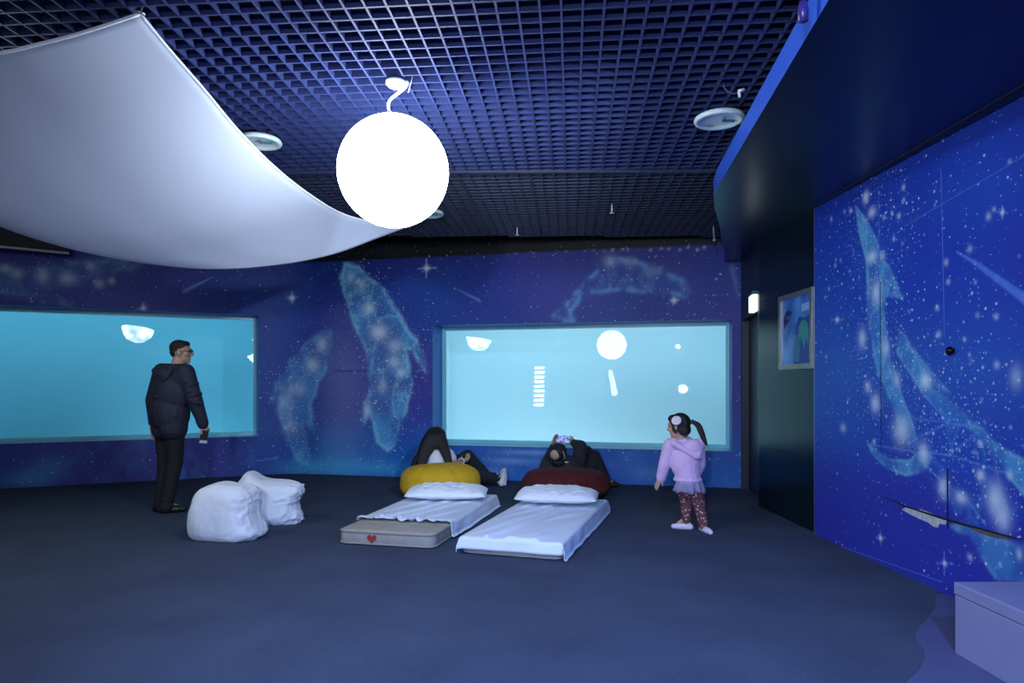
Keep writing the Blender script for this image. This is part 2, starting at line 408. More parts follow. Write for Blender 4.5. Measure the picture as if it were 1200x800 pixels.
def window(idx, W, yaw, depth, tilt, tankcol, energy, lcol, lab, tlab, mrev):
    s0, s1, z0, z1 = W
    a = wall_pt(s0); b = wall_pt(s1); L = (b-a).length; d = (b-a).normalized(); nrm = Vector((-d.y, d.x))      # away from room
    Mx = Matrix(((d.x, nrm.x, 0, a.x), (d.y, nrm.y, 0, a.y), (0,0,1,0), (0,0,0,1)))
    base = Mx @ Vector((L/2, 0, z0))
    w = root_struct('window_%d' % idx, base, lab)
    mb = MB(); t = .05
    mb.box((-t, .0, z0-t), (0, depth+.06, z1+t), Mx); mb.box((L, .0, z0-t), (L+t, depth+.06, z1+t), Mx); mb.box((0, 0.0, z1), (L, depth+.06, z1+t), Mx)
    # keep the front edges behind the painted wall sheet
    mb.v = [tuple(Vector(v)+Vector((nrm.x, nrm.y, 0))*.004) for v in mb.v]
    mb.build('reveal', mrev, w, smooth=False)
    mb = MB(); mb.box((0, .004, z0-t), (L, depth+.06, z0), Mx); mb.build('sill', m_sill, w, smooth=False)
    mb = MB(); e = .045
    for bx in (((0, depth-.03, z0), (e, depth+.03, z1)), ((L-e, depth-.03, z0), (L, depth+.03, z1)), ((e, depth-.03, z0), (L-e, depth+.03, z0+e)), ((e, depth-.03, z1-e), (L-e, depth+.03, z1))): mb.box(*bx, Mx)
    mb.build('gasket', m_sill, w, smooth=False)
    th = math.radians(tilt); Rm = Mx @ Matrix.Translation((L/2, depth-.02, z0+e)) @ Matrix.Rotation(math.radians(yaw), 4, 'Z') @ Matrix.Translation((-L/2, 0, 0)) @ Matrix.Rotation(-th, 4, 'X')
    mb = MB(); vs = [Rm @ Vector(v) for v in ((e, 0, 0), (L-e, 0, 0), (L-e, 0, z1-z0-2*e), (e, 0, z1-z0-2*e))]
    mb.add(vs, [(0,1,2,3)]); 
    mb.build('pane', pane_mat('acrylic pane %d' % idx, (.96,.99,1)), w, smooth=False)
    # tank behind
    mg = .7; y0 = depth+.07; y1 = y0+2.3; zb = -.4; zt = 3.1
    tk = thing('aquarium_tank', tlab, 'aquarium', Mx @ Vector((L/2, (y0+y1)/2, zb)))
    mb = MB(); V = lambda x, y, z: Mx @ Vector((x, y, z))
    X0, X1 = -mg, L+mg
    N = 10; prof = []
    rr = .7                                             # rounded basin section
    for i in range(N+1):
        q = math.pi/2*i/N; prof.append((y1-rr+rr*math.sin(q), zb+rr-rr*math.cos(q)))
    prof = [(y0, zb)]+prof+[(y1, zt), (y0, zt)]
    vs = []; 
    for (y, z) in prof: vs += [V(X0, y, z), V(X1, y, z)]
    n_ = len(prof); fs = [(2*i, 2*i+1, 2*i+3, 2*i+2) for i in range(n_-1)]
    fs += [tuple(2*i for i in range(n_)), tuple(2*i+1 for i in range(n_-1,-1,-1))]
    b0 = len(vs)
    vs += [V(X0,y0,zb),V(X1,y0,zb),V(X1,y0,zt),V(X0,y0,zt),V(0,y0,z0),V(L,y0,z0),V(L,y0,z1),V(0,y0,z1)]
    for i in range(4): fs.append((b0+i, b0+(i+1)%4, b0+4+(i+1)%4, b0+4+i))
    mb.add(vs, fs); mb.build('basin', mat('tank lining %d' % idx, tankcol, .9, spec=0), tk, smooth=False)
    mb = MB(); mb.box((X0+.02, y0+.01, zb+.02), (X1-.02, y0+.03, 2.7), Mx)
    mb.build('water', water_mat('tank water %d' % idx, (.92,.98,1)), tk, smooth=False)
    for zz, en, flip in ((zt-.05, energy*.5, 0), (zb+.03, energy*.5, 1)):  # unseen lower lamp added to even out the water glow
        ld = bpy.data.lights.new('tank_lamp', 'AREA'); ld.shape = 'RECTANGLE'; ld.size = L+.8; ld.size_y = 1.5; ld.energy = en; ld.color = lcol
        lo = bpy.data.objects.new('tank_lamp', ld); COL.objects.link(lo)
        lo.matrix_world = Matrix.Translation(V(L/2, (y0+y1)/2-.2*flip, zz)) @ Mx.to_3x3().to_4x4() @ Matrix.Rotation(math.pi*flip, 4, 'X')
        lo.parent = tk; lo.matrix_parent_inverse = Matrix.Translation(tk.location).inverted()
    return w
window(1, WIN[0], -1.8, .34, 1.9, (.28,.62,.72), 105, (.50,.86,1.0), 'left aquarium window in the slanting wall behind the standing man', 'dim blue aquarium tank behind the left window', m_reveal)
window(2, WIN[1], -1.5, .42, 1.95, (.62,.80,.85), 102, (.78,.93,1.0), 'right aquarium window in the wall behind the bean bags', 'bright pale cyan aquarium tank behind the right window', m_reveal)

# ---- right wall: mural panel (near) and dark glossy panels (far)
Y0r, Y1r = -3.4, 5.73
def paint_right(pa):
    y, z = pa.x, pa.z
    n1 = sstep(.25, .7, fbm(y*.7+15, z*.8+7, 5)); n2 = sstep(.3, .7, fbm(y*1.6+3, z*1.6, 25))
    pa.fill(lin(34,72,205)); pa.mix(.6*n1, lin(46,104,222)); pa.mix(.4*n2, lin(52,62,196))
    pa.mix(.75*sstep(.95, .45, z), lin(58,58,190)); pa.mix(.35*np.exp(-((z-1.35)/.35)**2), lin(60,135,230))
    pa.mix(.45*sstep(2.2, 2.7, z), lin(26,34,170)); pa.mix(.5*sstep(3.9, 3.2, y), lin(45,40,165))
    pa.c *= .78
    pa.st[:] = .10
    A = lambda a: [(960+u/3.075, 200+v/3.077) for u, v in a]
    B = lambda a: [(960+u/2.858, 420+v/2.857) for u, v in a]
    cen = [unproj_right(*t) for t in A([(190,150)])+B([(200,60),(300,150),(450,250),(560,440)])]
    for a, b in zip(cen, cen[1:]):
        d, t = sdseg(pa.p, a, b); pa.st = np.maximum(pa.st, .75*np.exp(-(d/.42)**2))
    pa.st *= (.25+.75*sstep(.62, .95, z+.0))
    c1, c2 = lin(92,186,235), lin(150,218,245)
    R1 = A([(130,125),(145,220),(170,320),(175,420),(172,500),(190,600),(215,740)])+B([(205,40),(225,110),(262,200),(300,290),(335,300),(310,215),(270,110),(245,20)])+A([(262,760),(250,640),(232,510),(242,445),(300,460),(255,350),(222,315),(207,250),(172,185)])
    R2 = A([(290,570),(330,630),(400,720),(470,800)])+B([(340,70),(420,130),(500,200),(560,250),(620,310),(700,350),(760,420),(760,540),(700,470),(640,400),(590,320),(520,240),(450,215),(400,170),(350,120),(300,40),(262,-20)])
    FIN = B([(162,285),(200,318),(240,340),(300,345),(345,310),(375,330),(345,375),(290,388),(230,365),(180,325)])
    LT = B([(440,560),(500,590),(560,690),(600,740),(760,760),(760,650),(640,620),(560,590),(500,560)])
    pa.whale(R2, c1, c2, .62, .35, .012, 80, nsc=7, st=.7, rough=.02); pa.whale(R1, c1, c2, .60, .35, .012, 81, nsc=7, st=.7, rough=.02)
    pa.whale(FIN, c1, c2, .55, .45, .010, 82, nsc=8, st=.3, rough=.015); pa.whale(LT, c1, c2, .42, .25, .016, 83, nsc=8, st=.2, rough=.03)
    BODY = B([(230,60),(340,110),(520,240),(640,400),(690,520),(640,600),(520,560),(430,500),(360,400),(345,320),(300,250)])
    pa.whale(BODY, lin(36,96,215), c1, .30, .0, .02, 84, nsc=5, st=.4)
    for ln in [[(230,90),(320,205),(430,215),(545,232)],[(320,270),(435,215)],[(310,310),(435,322),(620,382),(686,380)],[(435,322),(470,220)],[(300,300),(400,400),(500,480),(560,560)],[(360,130),(430,215)],[(435,322),(540,240)],[(165,288),(310,310)]]:
        pa.line(B(ln), .007, .007, lin(120,180,240), .38)
    br = lin(214,232,255)
    for (u, v, r1, r2, a) in [(168,95,10,20,.85),(190,150,13,17,.75),(190,310,17,20,.85),(228,306,9,14,.6),(205,440,15,38,.8),(155,605,13,32,.7),(240,640,13,26,.6),(385,755,16,24,.7),(610,165,9,14,.5),(430,590,9,12,.5),(465,400,7,10,.5),(457,330,8,12,.5),(710,745,22,40,.4),(640,700,10,14,.5),(425,495,7,10,.5),(270,245,5,8,.5)]:
        t = A([(u, v)])[0]; pa.blob(t[0], t[1], r1/3.07, r2/3.07, br, a)
    for (u, v, r1, r2, a) in [(188,150,14,28,.8),(163,95,10,18,.6),(80,232,9,14,.55),(275,240,26,44,.75),(350,318,16,32,.8),(415,432,16,32,.75),(475,465,20,20,.75),(590,470,28,52,.8),(615,530,25,44,.7),(540,390,14,18,.75),(540,284,9,9,.7),(670,655,10,18,.6),(505,665,9,11,.5),(355,75,16,22,.6),(260,70,12,24,.5)]:
        t = B([(u, v)])[0]; pa.blob(t[0], t[1], r1/2.86, r2/2.86, br, a)
    pa.line(A([(495,292),(560,330),(640,388),(738,458),(860,540)]), .008, .045, lin(90,130,235), .75)
    for t, r in [(A([(65,537)])[0],10),(B([(420,685)])[0],14),(B([(205,600)])[0],9),(A([(660,150)])[0],8)]:
        pa.line([(t[0]-r*.7,t[1]),(t[0]+r*.7,t[1])], .006, .006, lin(130,175,250), .5); pa.line([(t[0],t[1]-r),(t[0],t[1]+r)], .006, .006, lin(130,175,250), .5); pa.blob(t[0], t[1], 2, 3, (.85,.92,1), .8)
    for i in range(46):
        Y = random.uniform(3.3,5.6); zz = random.uniform(.75,2.6); r = random.uniform(.008,.02)
        d = (y-Y)**2+(z-zz)**2; pa.mix(random.uniform(.25,.7)*np.exp(-d/r**2), br)
m_right = mural_mat('mural paint on side wall', [(5,.03,.09,4,.05,.9,.75,.8),(12,.06,.19,3,.05,1.1,1.0,.6),(17,.06,.2,3,.06,1.1,1.0,.5),(30,.10,.24,3,.06,.9,.9,.6)])
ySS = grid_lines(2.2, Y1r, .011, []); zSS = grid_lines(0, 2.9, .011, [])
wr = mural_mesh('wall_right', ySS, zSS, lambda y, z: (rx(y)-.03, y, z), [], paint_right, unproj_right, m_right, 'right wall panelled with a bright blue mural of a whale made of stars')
# edge trim, panel seams, tear, knob on the mural wall
dR = Vector((-.04, 1, 0)).normalized()
def on_right(px, py, off=.0):
    Y, z = unproj_right(px, py); return Vector((rx(Y)-.03-off, Y, z))
mb = MB(); mb.bar((rx(5.73)-.012, 5.74, 0), (rx(5.73)-.012, 5.74, 2.74), .045, .022, up=Vector((1,0,0)))
mb.build('edge_trim', mat('aluminium trim', (.30,.34,.45), .35, .8), wr, smooth=False)
m_seamd = mat('seam shadow gap', (.01,.02,.06), .9); m_seaml = mat('seam filler', lin(80,110,205), .7)
for nm, mm, seg in [('seam', m_seaml, [(1030,222),(1030,330)]), ('seam', m_seamd, [(1031.5,330),(1033,528)]), ('seam', m_seaml, [(1103,200),(1107,395)]), ('seam', m_seamd, [(1111,548),(1111,618)]), ('seam', m_seaml, [(1060,265),(1200,183)]), ('seam', m_seaml, [(968,634),(1105,682)])]:
    a, b = on_right(*seg[0], .001), on_right(*seg[1], .001)
    MB().bar(a, b, .005, .003, up=Vector((1,0,0))).build(nm, mm, wr, smooth=False)
Bq = lambda u, v, off: on_right(960+u/2.858, 420+v/2.857, off)
def patch(name, pts, off, m, th=.004):
    n_ = len(pts); f = [Bq(u, v, off) for u, v in pts]; k = [Bq(u, v, off-th) for u, v in pts]
    MB().add(f+k, [tuple(range(n_)), tuple(range(2*n_-1, n_-1, -1))]+[(i, i+n_, (i+1)%n_+n_, (i+1)%n_) for i in range(n_)]).build(name, m, wr, smooth=False)
m_torn = mat('torn pale board', (.50,.53,.58), .9, var=.5, vscale=45)
patch('torn_board', [(278,505),(296,496),(318,503),(352,508),(371,516),(400,527),(428,543),(424,556),(404,552),(398,566),(384,562),(366,548),(340,538),(312,524)], .004, m_torn)
patch('crack', [(205,459),(250,474),(290,492),(325,503),(372,517),(430,536),(480,549),(520,561),(580,577),(640,594),(690,606),(640,598),(580,583),(520,567),(480,557),(430,543),(372,524),(325,508),(290,497),(250,477)], .006, mat('split in panel', (.008,.008,.012), .95))
patch('torn_board', [(500,563),(540,572),(560,578),(600,590),(640,600),(648,604),(600,599),(570,592),(540,582)], .007, mat('torn brown board', (.13,.10,.09), .9, var=.4, vscale=50))
patch('crack', [(429.5,370),(431.5,372),(433,480),(434,568),(431,569),(430.5,480)], .0055, MATS['split in panel'])
kn = thing('door_knob', 'small round black knob on the blue side mural', 'knob', on_right(1117, 411))
ax = Matrix.Rotation(-math.pi/2, 3, 'Y')
MB().ell(kn.location+Vector((-.022,0,0)), (.020,.026,.026)).build('knob_head', mat('black metal', (.012,.012,.014), .25, .6), kn)
MB().lathe([(.016,-.004),(.014,.02)], kn.location, 16, ax).build('collar', MATS['black metal'], kn)
# near, unseen stretch of the right wall
struct(MB().box((2.62,-3.4,0),(2.95,2.2,2.9)).build('wall_right_near', mat('blue wall paint', lin(30,50,170), .6), smooth=False), 'right wall near the camera')
# dark glossy panel wall
m_panel = mat('dark teal gloss panel', (.003,.011,.018), .24, spec=.35, bump=.05, bscale=12)
dk = root_struct('wall_dark_panels', (2.56,6.4,0), 'dark glossy teal panelled wall between the mural and the doorway')
mb = MB()
ya = [5.745, 6.40, 7.05]; za = [0, .62, 1.40, 2.10, 2.76]
for i in range(2):
    for j in range(4):
        y0, y1, z0, z1 = ya[i]+.002, ya[i+1]-.002, za[j]+.0015, za[j+1]-.0015
        f = lambda y: 2.57-.015*(y-5.73)
        vs = [(f(y)+dx, y, z) for dx in (0, .04) for y, z in ((y0,z0),(y1,z0),(y1,z1),(y0,z1))]
        MB().add(vs, [(0,1,2,3),(7,6,5,4),(0,4,5,1),(1,5,6,2),(2,6,7,3),(3,7,4,0)]).build('panel', m_panel, dk, smooth=False)
MB().box((2.60,5.70,0),(2.9,7.05,3.0)).build('backing', M_black, dk, smooth=False)
# door wall, slanted from (2.55,7.05) to (2.775,8.27)
qa = Vector((2.552,7.052,0)); qb = Vector((PLAN[-1].x, PLAN[-1].y, 0)); dd = (qb-qa).normalized(); LD = (qb-qa).length; nn = Vector((dd.y,-dd.x,0))
Md = Matrix(((dd.x,nn.x,0,qa.x),(dd.y,nn.y,0,qa.y),(0,0,1,0),(0,0,0,1)))
wd = root_struct('wall_doorway', qa, 'dark navy header wall over the doorway')
m_navy = mat('dark navy paint', (.008,.016,.035), .45)
mb = MB(); mb.box((0,0,2.02),(LD,.12,3.0),Md); mb.box((0,0,0),(.07,.12,2.02),Md); mb.box((LD-.06,0,0),(LD,.12,2.02),Md); mb.build('header', m_navy, wd, smooth=False)
d1 = root_struct('door_1', Md @ Vector((LD/2,.1,0)), 'dark closed door beside the right aquarium window')
mb = MB(); mb.box((.07,.08,.01),(LD-.06,.12,2.02),Md); mb.build('door_leaf', mat('dark door', (.006,.010,.022), .5), d1, smooth=False)
mb = MB(); c = Md @ Vector((.16,.075,1.0)); mb.ell(c, .028); mb.bar(c, Md @ Vector((.28,.06,1.0)), .018, .018); mb.build('door_handle', M_dark, d1)
# exit sign
es = thing('exit_sign', 'small lit white sign box over the dark doorway', 'sign', Md @ Vector((.22,-.03,1.95+.07)))
mb = MB(); mb.box((.09,-.05,2.03),(.33,0,2.20),Md); mb.build('sign_face', mat('lit sign face', (.9,.95,.9), .4, emit=(.85,1,.92), es=2.2), es, smooth=False)
mb = MB(); mb.box((.082,-.054,2.20),(.338,.0,2.235),Md); mb.build('sign_housing', mat('green housing', lin(40,110,90), .5), es, smooth=False)

# unseen room shell
m_shell = mat('dark blue shell paint', (.02,.03,.08), .8)
struct(MB().box((-8.2,-3.6,0),(-7.98,7.4,3.6)).build('wall_left', m_shell, smooth=False), 'left side wall outside the view')
struct(MB().box((-8.2,-3.6,0),(4.0,-3.4,3.6)).build('wall_rear', m_shell, smooth=False), 'rear wall behind the camera')
struct(MB().box((-8.2,-3.6,3.6),(4.2,10.6,3.7)).build('ceiling_slab', M_black, smooth=False), 'black void above the ceiling grid')

# ---- soffit / bulkhead on the right
SP = [(0.45,-3.38),(1.22,2.63),(1.50,4.8),(1.545,5.15),(1.60,5.42),(1.69,5.70),(1.85,6.14),(2.00,6.55),(2.13,6.96),(2.33,7.5),(2.50,7.98),(2.56,8.25),(2.745,8.22),(2.745,-3.38)]
n_ = len(SP)
mb = MB(); mb.add([(x,y,2.74) for x,y in SP]+[(x,y,2.88) for x,y in SP], [tuple(range(n_-1,-1,-1)), tuple(range(n_,2*n_))]+[(i,(i+1)%n_,(i+1)%n_+n_,i+n_) for i in range(n_)])
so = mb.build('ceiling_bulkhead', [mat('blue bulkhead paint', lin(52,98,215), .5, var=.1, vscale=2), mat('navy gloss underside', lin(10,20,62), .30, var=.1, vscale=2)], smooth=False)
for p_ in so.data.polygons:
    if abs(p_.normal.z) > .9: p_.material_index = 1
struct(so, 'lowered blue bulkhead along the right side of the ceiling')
mb = MB(); mb.bar((2.55,2.0,2.737),(2.54,5.74,2.737),.05,.008); mb.build('shadow_line', m_seamd, so, smooth=False)  # dark strip painted for the shadow line where mural meets bulkhead
MB().box((2.60,-3.38,2.88),(3.0,8.3,3.6)).build('upstand', M_black, so, smooth=False)

# ---- open cell ceiling grid
def clip(p, d, lo, hi):
    t0, t1 = -99, 99
    for i in range(2):
        if abs(d[i]) < 1e-9:
            if not lo[i] <= p[i] <= hi[i]: return None
            continue
        a, b = (lo[i]-p[i])/d[i], (hi[i]-p[i])/d[i]
        if a > b: a, b = b, a
        t0, t1 = max(t0, a), min(t1, b)
    return (t0, t1) if t1-t0 > .05 else None
YAW = math.radians(5.0); gu = (math.sin(YAW), math.cos(YAW)); gv = (math.cos(YAW), -math.sin(YAW))
m_grid = mat('blue grey grid slats', lin(44,55,104), .6, var=.12, spec=.3, vscale=3)
def grid_part(lo, hi, zb, h, cell, w, every=None, wj=.02):
    mb = MB()
    for dirn, off in ((gu, gv), (gv, gu)):
        for k in range(-120, 121):
            p = (0+off[0]*k*cell, 4+off[1]*k*cell); c = clip(p, dirn, lo, hi)
            if not c: continue
            ww = wj if every and k % every == 0 else w
            dz = 0.0005 if dirn is gu else 0
            a = (p[0]+dirn[0]*c[0], p[1]+dirn[1]*c[0], zb+h/2+dz); b = (p[0]+dirn[0]*c[1], p[1]+dirn[1]*c[1], zb+h/2+dz)
            mb.bar(a, b, ww, h)
    return mb
SEAM = 5.57
g = grid_part((-6.2,-1.2), (2.60,SEAM), 3.0, .045, .10, .011).build('ceiling', m_grid, smooth=False)
struct(g, 'open cell egg crate ceiling grid in blue grey')
grid_part((-6.2,SEAM+.03), (2.60,8.12), 3.01, .040, .10, .007, 6, .02).build('grid_field', mat('dark grid slats', lin(40,48,80), .6, var=.12, vscale=3), g, smooth=False)
mb = MB(); mb.bar((-6.2,SEAM+.13,3.012),(2.6,SEAM-.03,3.012),.035,.05); mb.build('grid_runner', mat('dark runner', lin(40,46,80), .5), g, smooth=False)

# ---- dark beam box at upper left
tb = root_struct('trim_1', (-5.9,7.6,2.81), 'black box beam under the ceiling at far left')
a = P(-120, 280, 7.2); a.z = 2.815; b = P(81, 298, 8.12); b.z = 2.815
u = (b-a).normalized(); nb = Vector((-u.y,u.x,0)); Mb = Matrix(((u.x,nb.x,0,a.x),(u.y,nb.y,0,a.y),(0,0,1,2.815),(0,0,0,1)))
MB().box((-1.0,0,0),((b-a).length,.16,.75),Mb).build('beam_box', M_black, tb, smooth=False)
MB().box((-1.0,-.008,-.012),((b-a).length,.012,.012),Mb).build('edge_strip', mat('pale edge strip', lin(150,155,175), .5), tb, smooth=False)

# ================================================================== CEILING THINGS
SPH = P(461, 201, 3.9); SPH_R = .314
def moon_mat(name, es, dark, tint):
    m = bpy.data.materials.new(name); m.use_nodes = True; n = m.node_tree.nodes; l = m.node_tree.links
    b = n['Principled BSDF']; b.inputs['Base Color'].default_value = (.85,.88,.9,1); b.inputs['Roughness'].default_value = .4
    tc = n.new('ShaderNodeTexCoord'); t = n.new('ShaderNodeTexNoise'); t.inputs['Scale'].default_value = 6; t.inputs['Detail'].default_value = 6
    l.new(tc.outputs['Object'], t.inputs['Vector'])
    r = n.new('ShaderNodeValToRGB'); r.color_ramp.elements[0].position = .40; r.color_ramp.elements[1].position = .60
    r.color_ramp.elements[0].color = (*[c*dark for c in tint],1); r.color_ramp.elements[1].color = (*tint,1)
    l.new(t.outputs['Fac'], r.inputs[0]); l.new(r.outputs[0], b.inputs['Emission Color']); b.inputs['Emission Strength'].default_value = es
    return m
ml = thing('moon_lamp', 'large glowing white globe lamp hanging by a curled cord', 'lamp', SPH+Vector((0,0,SPH_R)))
MB().ell(SPH, SPH_R, n=64, m=40).build('globe', moon_mat('glowing moon globe', 28, .85, (.84,.92,1.0)), ml)
cp = P(464, 94, 3.9); cp.z = 2.985
MB().lathe([(.012,-.03),(.045,-.026),(.058,-.012),(.060,.004),(.02,.010)], cp, 32).build('canopy', M_white, ml)
pts = [P(457,134,3.9), P(455,124,3.9), P(457,117,3.9), P(464,111,3.9), P(473,104,3.9), P(477,99,3.9), P(477,96,3.9), P(472,95,3.9), cp+Vector((.02,0,-.02))]
def spline(pts, n=6):
    out = []
    for i in range(len(pts)-1):
        p0 = pts[max(i-1,0)]; p1 = pts[i]; p2 = pts[i+1]; p3 = pts[min(i+2,len(pts)-1)]
        for k in range(n):
            t = k/n; out.append(.5*((2*p1)+(p2-p0)*t+(2*p0-5*p1+4*p2-p3)*t*t+(3*p1-p0-3*p2+p3)*t**3))
    return out+[pts[-1]]
MB().tube(spline(pts), .009, 10).build('cord', M_white, ml)
MB().lathe([(.03,-.01),(.035,.01),(.02,.025),(.008,.03)], SPH+Vector((-.02,0,SPH_R)), 20).build('globe_cap', M_white, ml)
q = cp+Vector((.08,.0,-.01)); MB().tube([q+Vector((-.01,0,-.05)), q+Vector((.01,0,.02)), q+Vector((.02,.0,.1))], .0025, 6).build('hanging_wire', M_white, ml)

m_disc = mat('pale disc enamel', lin(205,222,225), .35)
def disc(px, py, r, zc, label, clips):
    D = (zc-EYE)*F/(HOR-py); c = P(px, py, D)
    t = thing('ceiling_disc_light', label, 'ceiling light', (c.x, c.y, 3.0), 'round disc fittings under the ceiling grid')
    MB().lathe([(.02,.030),(r*.86,.028),(r*.97,.018),(r,.006),(r*.985,-.004),(r*.93,-.010),(r*.80,-.008),(r*.76,-.001),(r*.5,.006),(.03,.008)], c, 48).build('disc', m_disc, t)
    mb = MB()
    for s_ in (-1,1): mb.bar(c+Vector((clips[0]*r+s_*.010, clips[1]*r, -.004)), c+Vector((clips[0]*r+s_*.010+.004, clips[1]*r, .016)), .008, .03)
    mb.build('clip', M_steel, t, smooth=False)
    for a in (.4, 2.5): MB().tube([c+Vector((math.cos(a)*r*.4, math.sin(a)*r*.3, .025)), Vector((c.x+math.cos(a)*r*.4, c.y+math.sin(a)*r*.3, 3.03))], .004, 6).build('hanger', M_dark, t)
    q = MB(); q.bar(c+Vector((.1*r,-.05*r,-.004)), c+Vector((.62*r,.02*r,-.004)), .012, .012); q.bar(c+Vector((.08*r,-.3*r,-.004)), c+Vector((.16*r,-.3*r,-.004)), .012, .012); q.build('bracket', mat('teal grey clip', lin(60,110,120), .5), t, smooth=False)
disc(843,141,.157,2.93,'white disc light beside the blue bulkhead edge at right', (-.25,.55))
disc(304,167,.150,2.93,'white disc light peeping over the edge of the white sail', (.05,-.1))
disc(502,251,.150,2.93,'white disc light mostly hidden behind the glowing globe', (.3,.2))
def sprinkler(px, py, label):
    D = (2.95-EYE)*F/(HOR-py); c = P(px, py, D); t = thing('sprinkler', label, 'sprinkler', (c.x,c.y,3.0), 'sprinkler heads in the far ceiling grid')
    MB().lathe([(.008,0),(.009,.02),(.007,.03),(.007,.07)], c, 12).build('pipe', M_white, t)
    MB().lathe([(.004,-.026),(.024,-.024),(.024,-.020),(.005,-.016),(.006,0)], c, 16).build('deflector', M_white, t)
sprinkler(606,273,'white sprinkler head by the ceiling grid edge over the window')
sprinkler(717,247,'white sprinkler head further right in the ceiling grid')
c = P(836, 265, 7.6); t = thing('hanging_rod', 'short pale rod hanging below the grid beside the bulkhead tip', 'rod', (c.x,c.y,3.0))
MB().tube([P(836.5,252,7.6),P(836,268,7.6),P(837,281,7.6)], .009, 8).build('rod', mat('pale rod', lin(150,160,185), .5), t); MB().lathe([(.004,-.02),(.018,-.012),(.018,.01),(.008,.02)], P(837,281,7.6), 12).build('rod_end', MATS['pale rod'], t)
D = 4.0; t = thing('ceiling_cable', 'loose dark cable with a pale clip under the grid at right', 'cable', P(850,80,3.99))
MB().tube(spline([P(849,86,3.98),P(848,100,3.98),P(853,107,3.98),P(862,110,3.98),P(868,106,3.98)]), .004, 6).build('cable', mat('grey cable', lin(70,75,100), .6), t)
mb = MB(); mb.bar(P(865,107,3.97), P(872,105,3.97), .02, .014); mb.tube([P(866,107,3.97), P(867,114,3.97)], .008, 8); mb.build('clip', M_white, t)
c = P(941, 12, 2.78); t = thing('bulkhead_lamp', 'small violet lamp clipped on the bulkhead edge at top', 'lamp', c+Vector((0,0,.03)))  # small violet device on the bulkhead edge, gives no light
MB().lathe([(.008,-.05),(.020,-.045),(.022,0),(.016,.03),(.008,.04)], c, 16).build('lamp_body', mat('violet casing', lin(60,50,130), .3), t); MB().tube([c+Vector((0,0,.03)), c+Vector((.03,.0,.06)), c+Vector((.08,0,.06))], .006, 8).build('bracket', M_dark, t)

# ---- fabric sail
m_sail = mat('white sail fabric', (.56,.62,.75), .85, bump=.06, bscale=18, transl=.30)
AC = [P(164,16,3.145),P(200,60,3.4),P(240,106,3.65),P(280,154,3.95),P(320,194,4.3),P(360,226,4.7),P(400,250,5.15),P(440,261,5.5),P(478,266,5.8)]
DC = [P(-250,140,3.9),P(-120,190,3.95),P(-50,218,4.0),P(0,244,4.05),P(40,267,4.1),P(80,285,4.2),P(120,298,4.3),P(160,307,4.42),P(200,312,4.55),P(240,315,4.7),P(280,314.5,4.85),P(320,311,5.02),P(360,305,5.2),P(400,295,5.4),P(440,280,5.6),P(478,266,5.8)]
ABp = [P(164,16,3.145),P(120,31,3.13),P(80,43,3.12),P(40,53,3.12),P(0,62,3.13),P(-100,76,3.16),P(-260,78,3.25),P(-420,36,3.3)]
BD = [ABp[-1], Vector((-4.22,3.5,2.90)), Vector((-4.18,3.7,2.84)), DC[0]]
def resamp(pts, n):
    q = spline(pts, 12); L = [0]
    for a, b in zip(q, q[1:]): L.append(L[-1]+(b-a).length)
    out = []; j = 0
    for i in range(n):
        t = L[-1]*i/(n-1)
        while j < len(L)-2 and L[j+1] < t: j += 1
        f = (t-L[j])/max(L[j+1]-L[j], 1e-9); out.append(q[j].lerp(q[j+1], min(f, 1)))
    return out
NU, NV = 61, 61
top = resamp(ABp[::-1], NU)        # B -> A   (v=0)
bot = resamp(DC, NU)               # D -> C   (v=1)
lef = resamp(BD, NV); rig = resamp(AC, NV)
mb = MB(); vs = []
for j in range(NV):
    v = j/(NV-1)
    for i in range(NU):
        u = i/(NU-1)
        p = (1-v)*top[i]+v*bot[i]+(1-u)*lef[j]+u*rig[j]-((1-u)*(1-v)*top[0]+u*(1-v)*top[-1]+(1-u)*v*bot[0]+u*v*bot[-1])
        w = math.sin(math.pi*u)*math.sin(math.pi*v)
        p = p+Vector((0,-.05,-.10))*w
        vs.append(p)
mb.add(vs, [(j*NU+i, j*NU+i+1, (j+1)*NU+i+1, (j+1)*NU+i) for j in range(NV-1) for i in range(NU-1)])
sl = thing('fabric_sail', 'large white fabric sail sagging from the ceiling at upper left', 'fabric sail', ABp[0])
mb.build('cloth', m_sail, sl, solid=.004)
def hem(curve, inward, name='hem'):
    mb = MB(); mb.tube(curve, .008, 8); mb.build(name, mat('sail hem', (.70,.74,.82), .8), sl)
hem(top, 0); hem(rig, 0)
for p, nm in ((ABp[0],'a'), (DC[-1],'c')):
    MB().tube([p, Vector((p.x+.02, p.y, 3.03))], .004, 6).build('tie_cord', M_dark, sl)
    MB().lathe([(.018,-.004),(.024,0),(.018,.004)], p, 14).build('eyelet', M_steel, sl)

# ---- hooded moon lamp behind the sail, mirrored in both windows
L2 = Vector((-3.55, 4.66, 2.66))
t = thing('moon_lamp', 'half hooded moon lamp behind the sail, seen only mirrored in the windows', 'lamp', L2+Vector((0,0,.3)))
mb = MB(); mb.ell(L2, .28, n=48, m=30); mb.build('globe', moon_mat('textured moon globe', 36, .35, (.85,.95,1.0)), t)
Rh = Matrix.Rotation(math.radians(8), 3, 'Y')
mb = MB(); mb.lathe([(.31*math.cos(a), .31*math.sin(a)) for a in [math.radians(x) for x in range(0,88,6)]], L2, 40, Rh)
mb.build('hood', M_black, t)

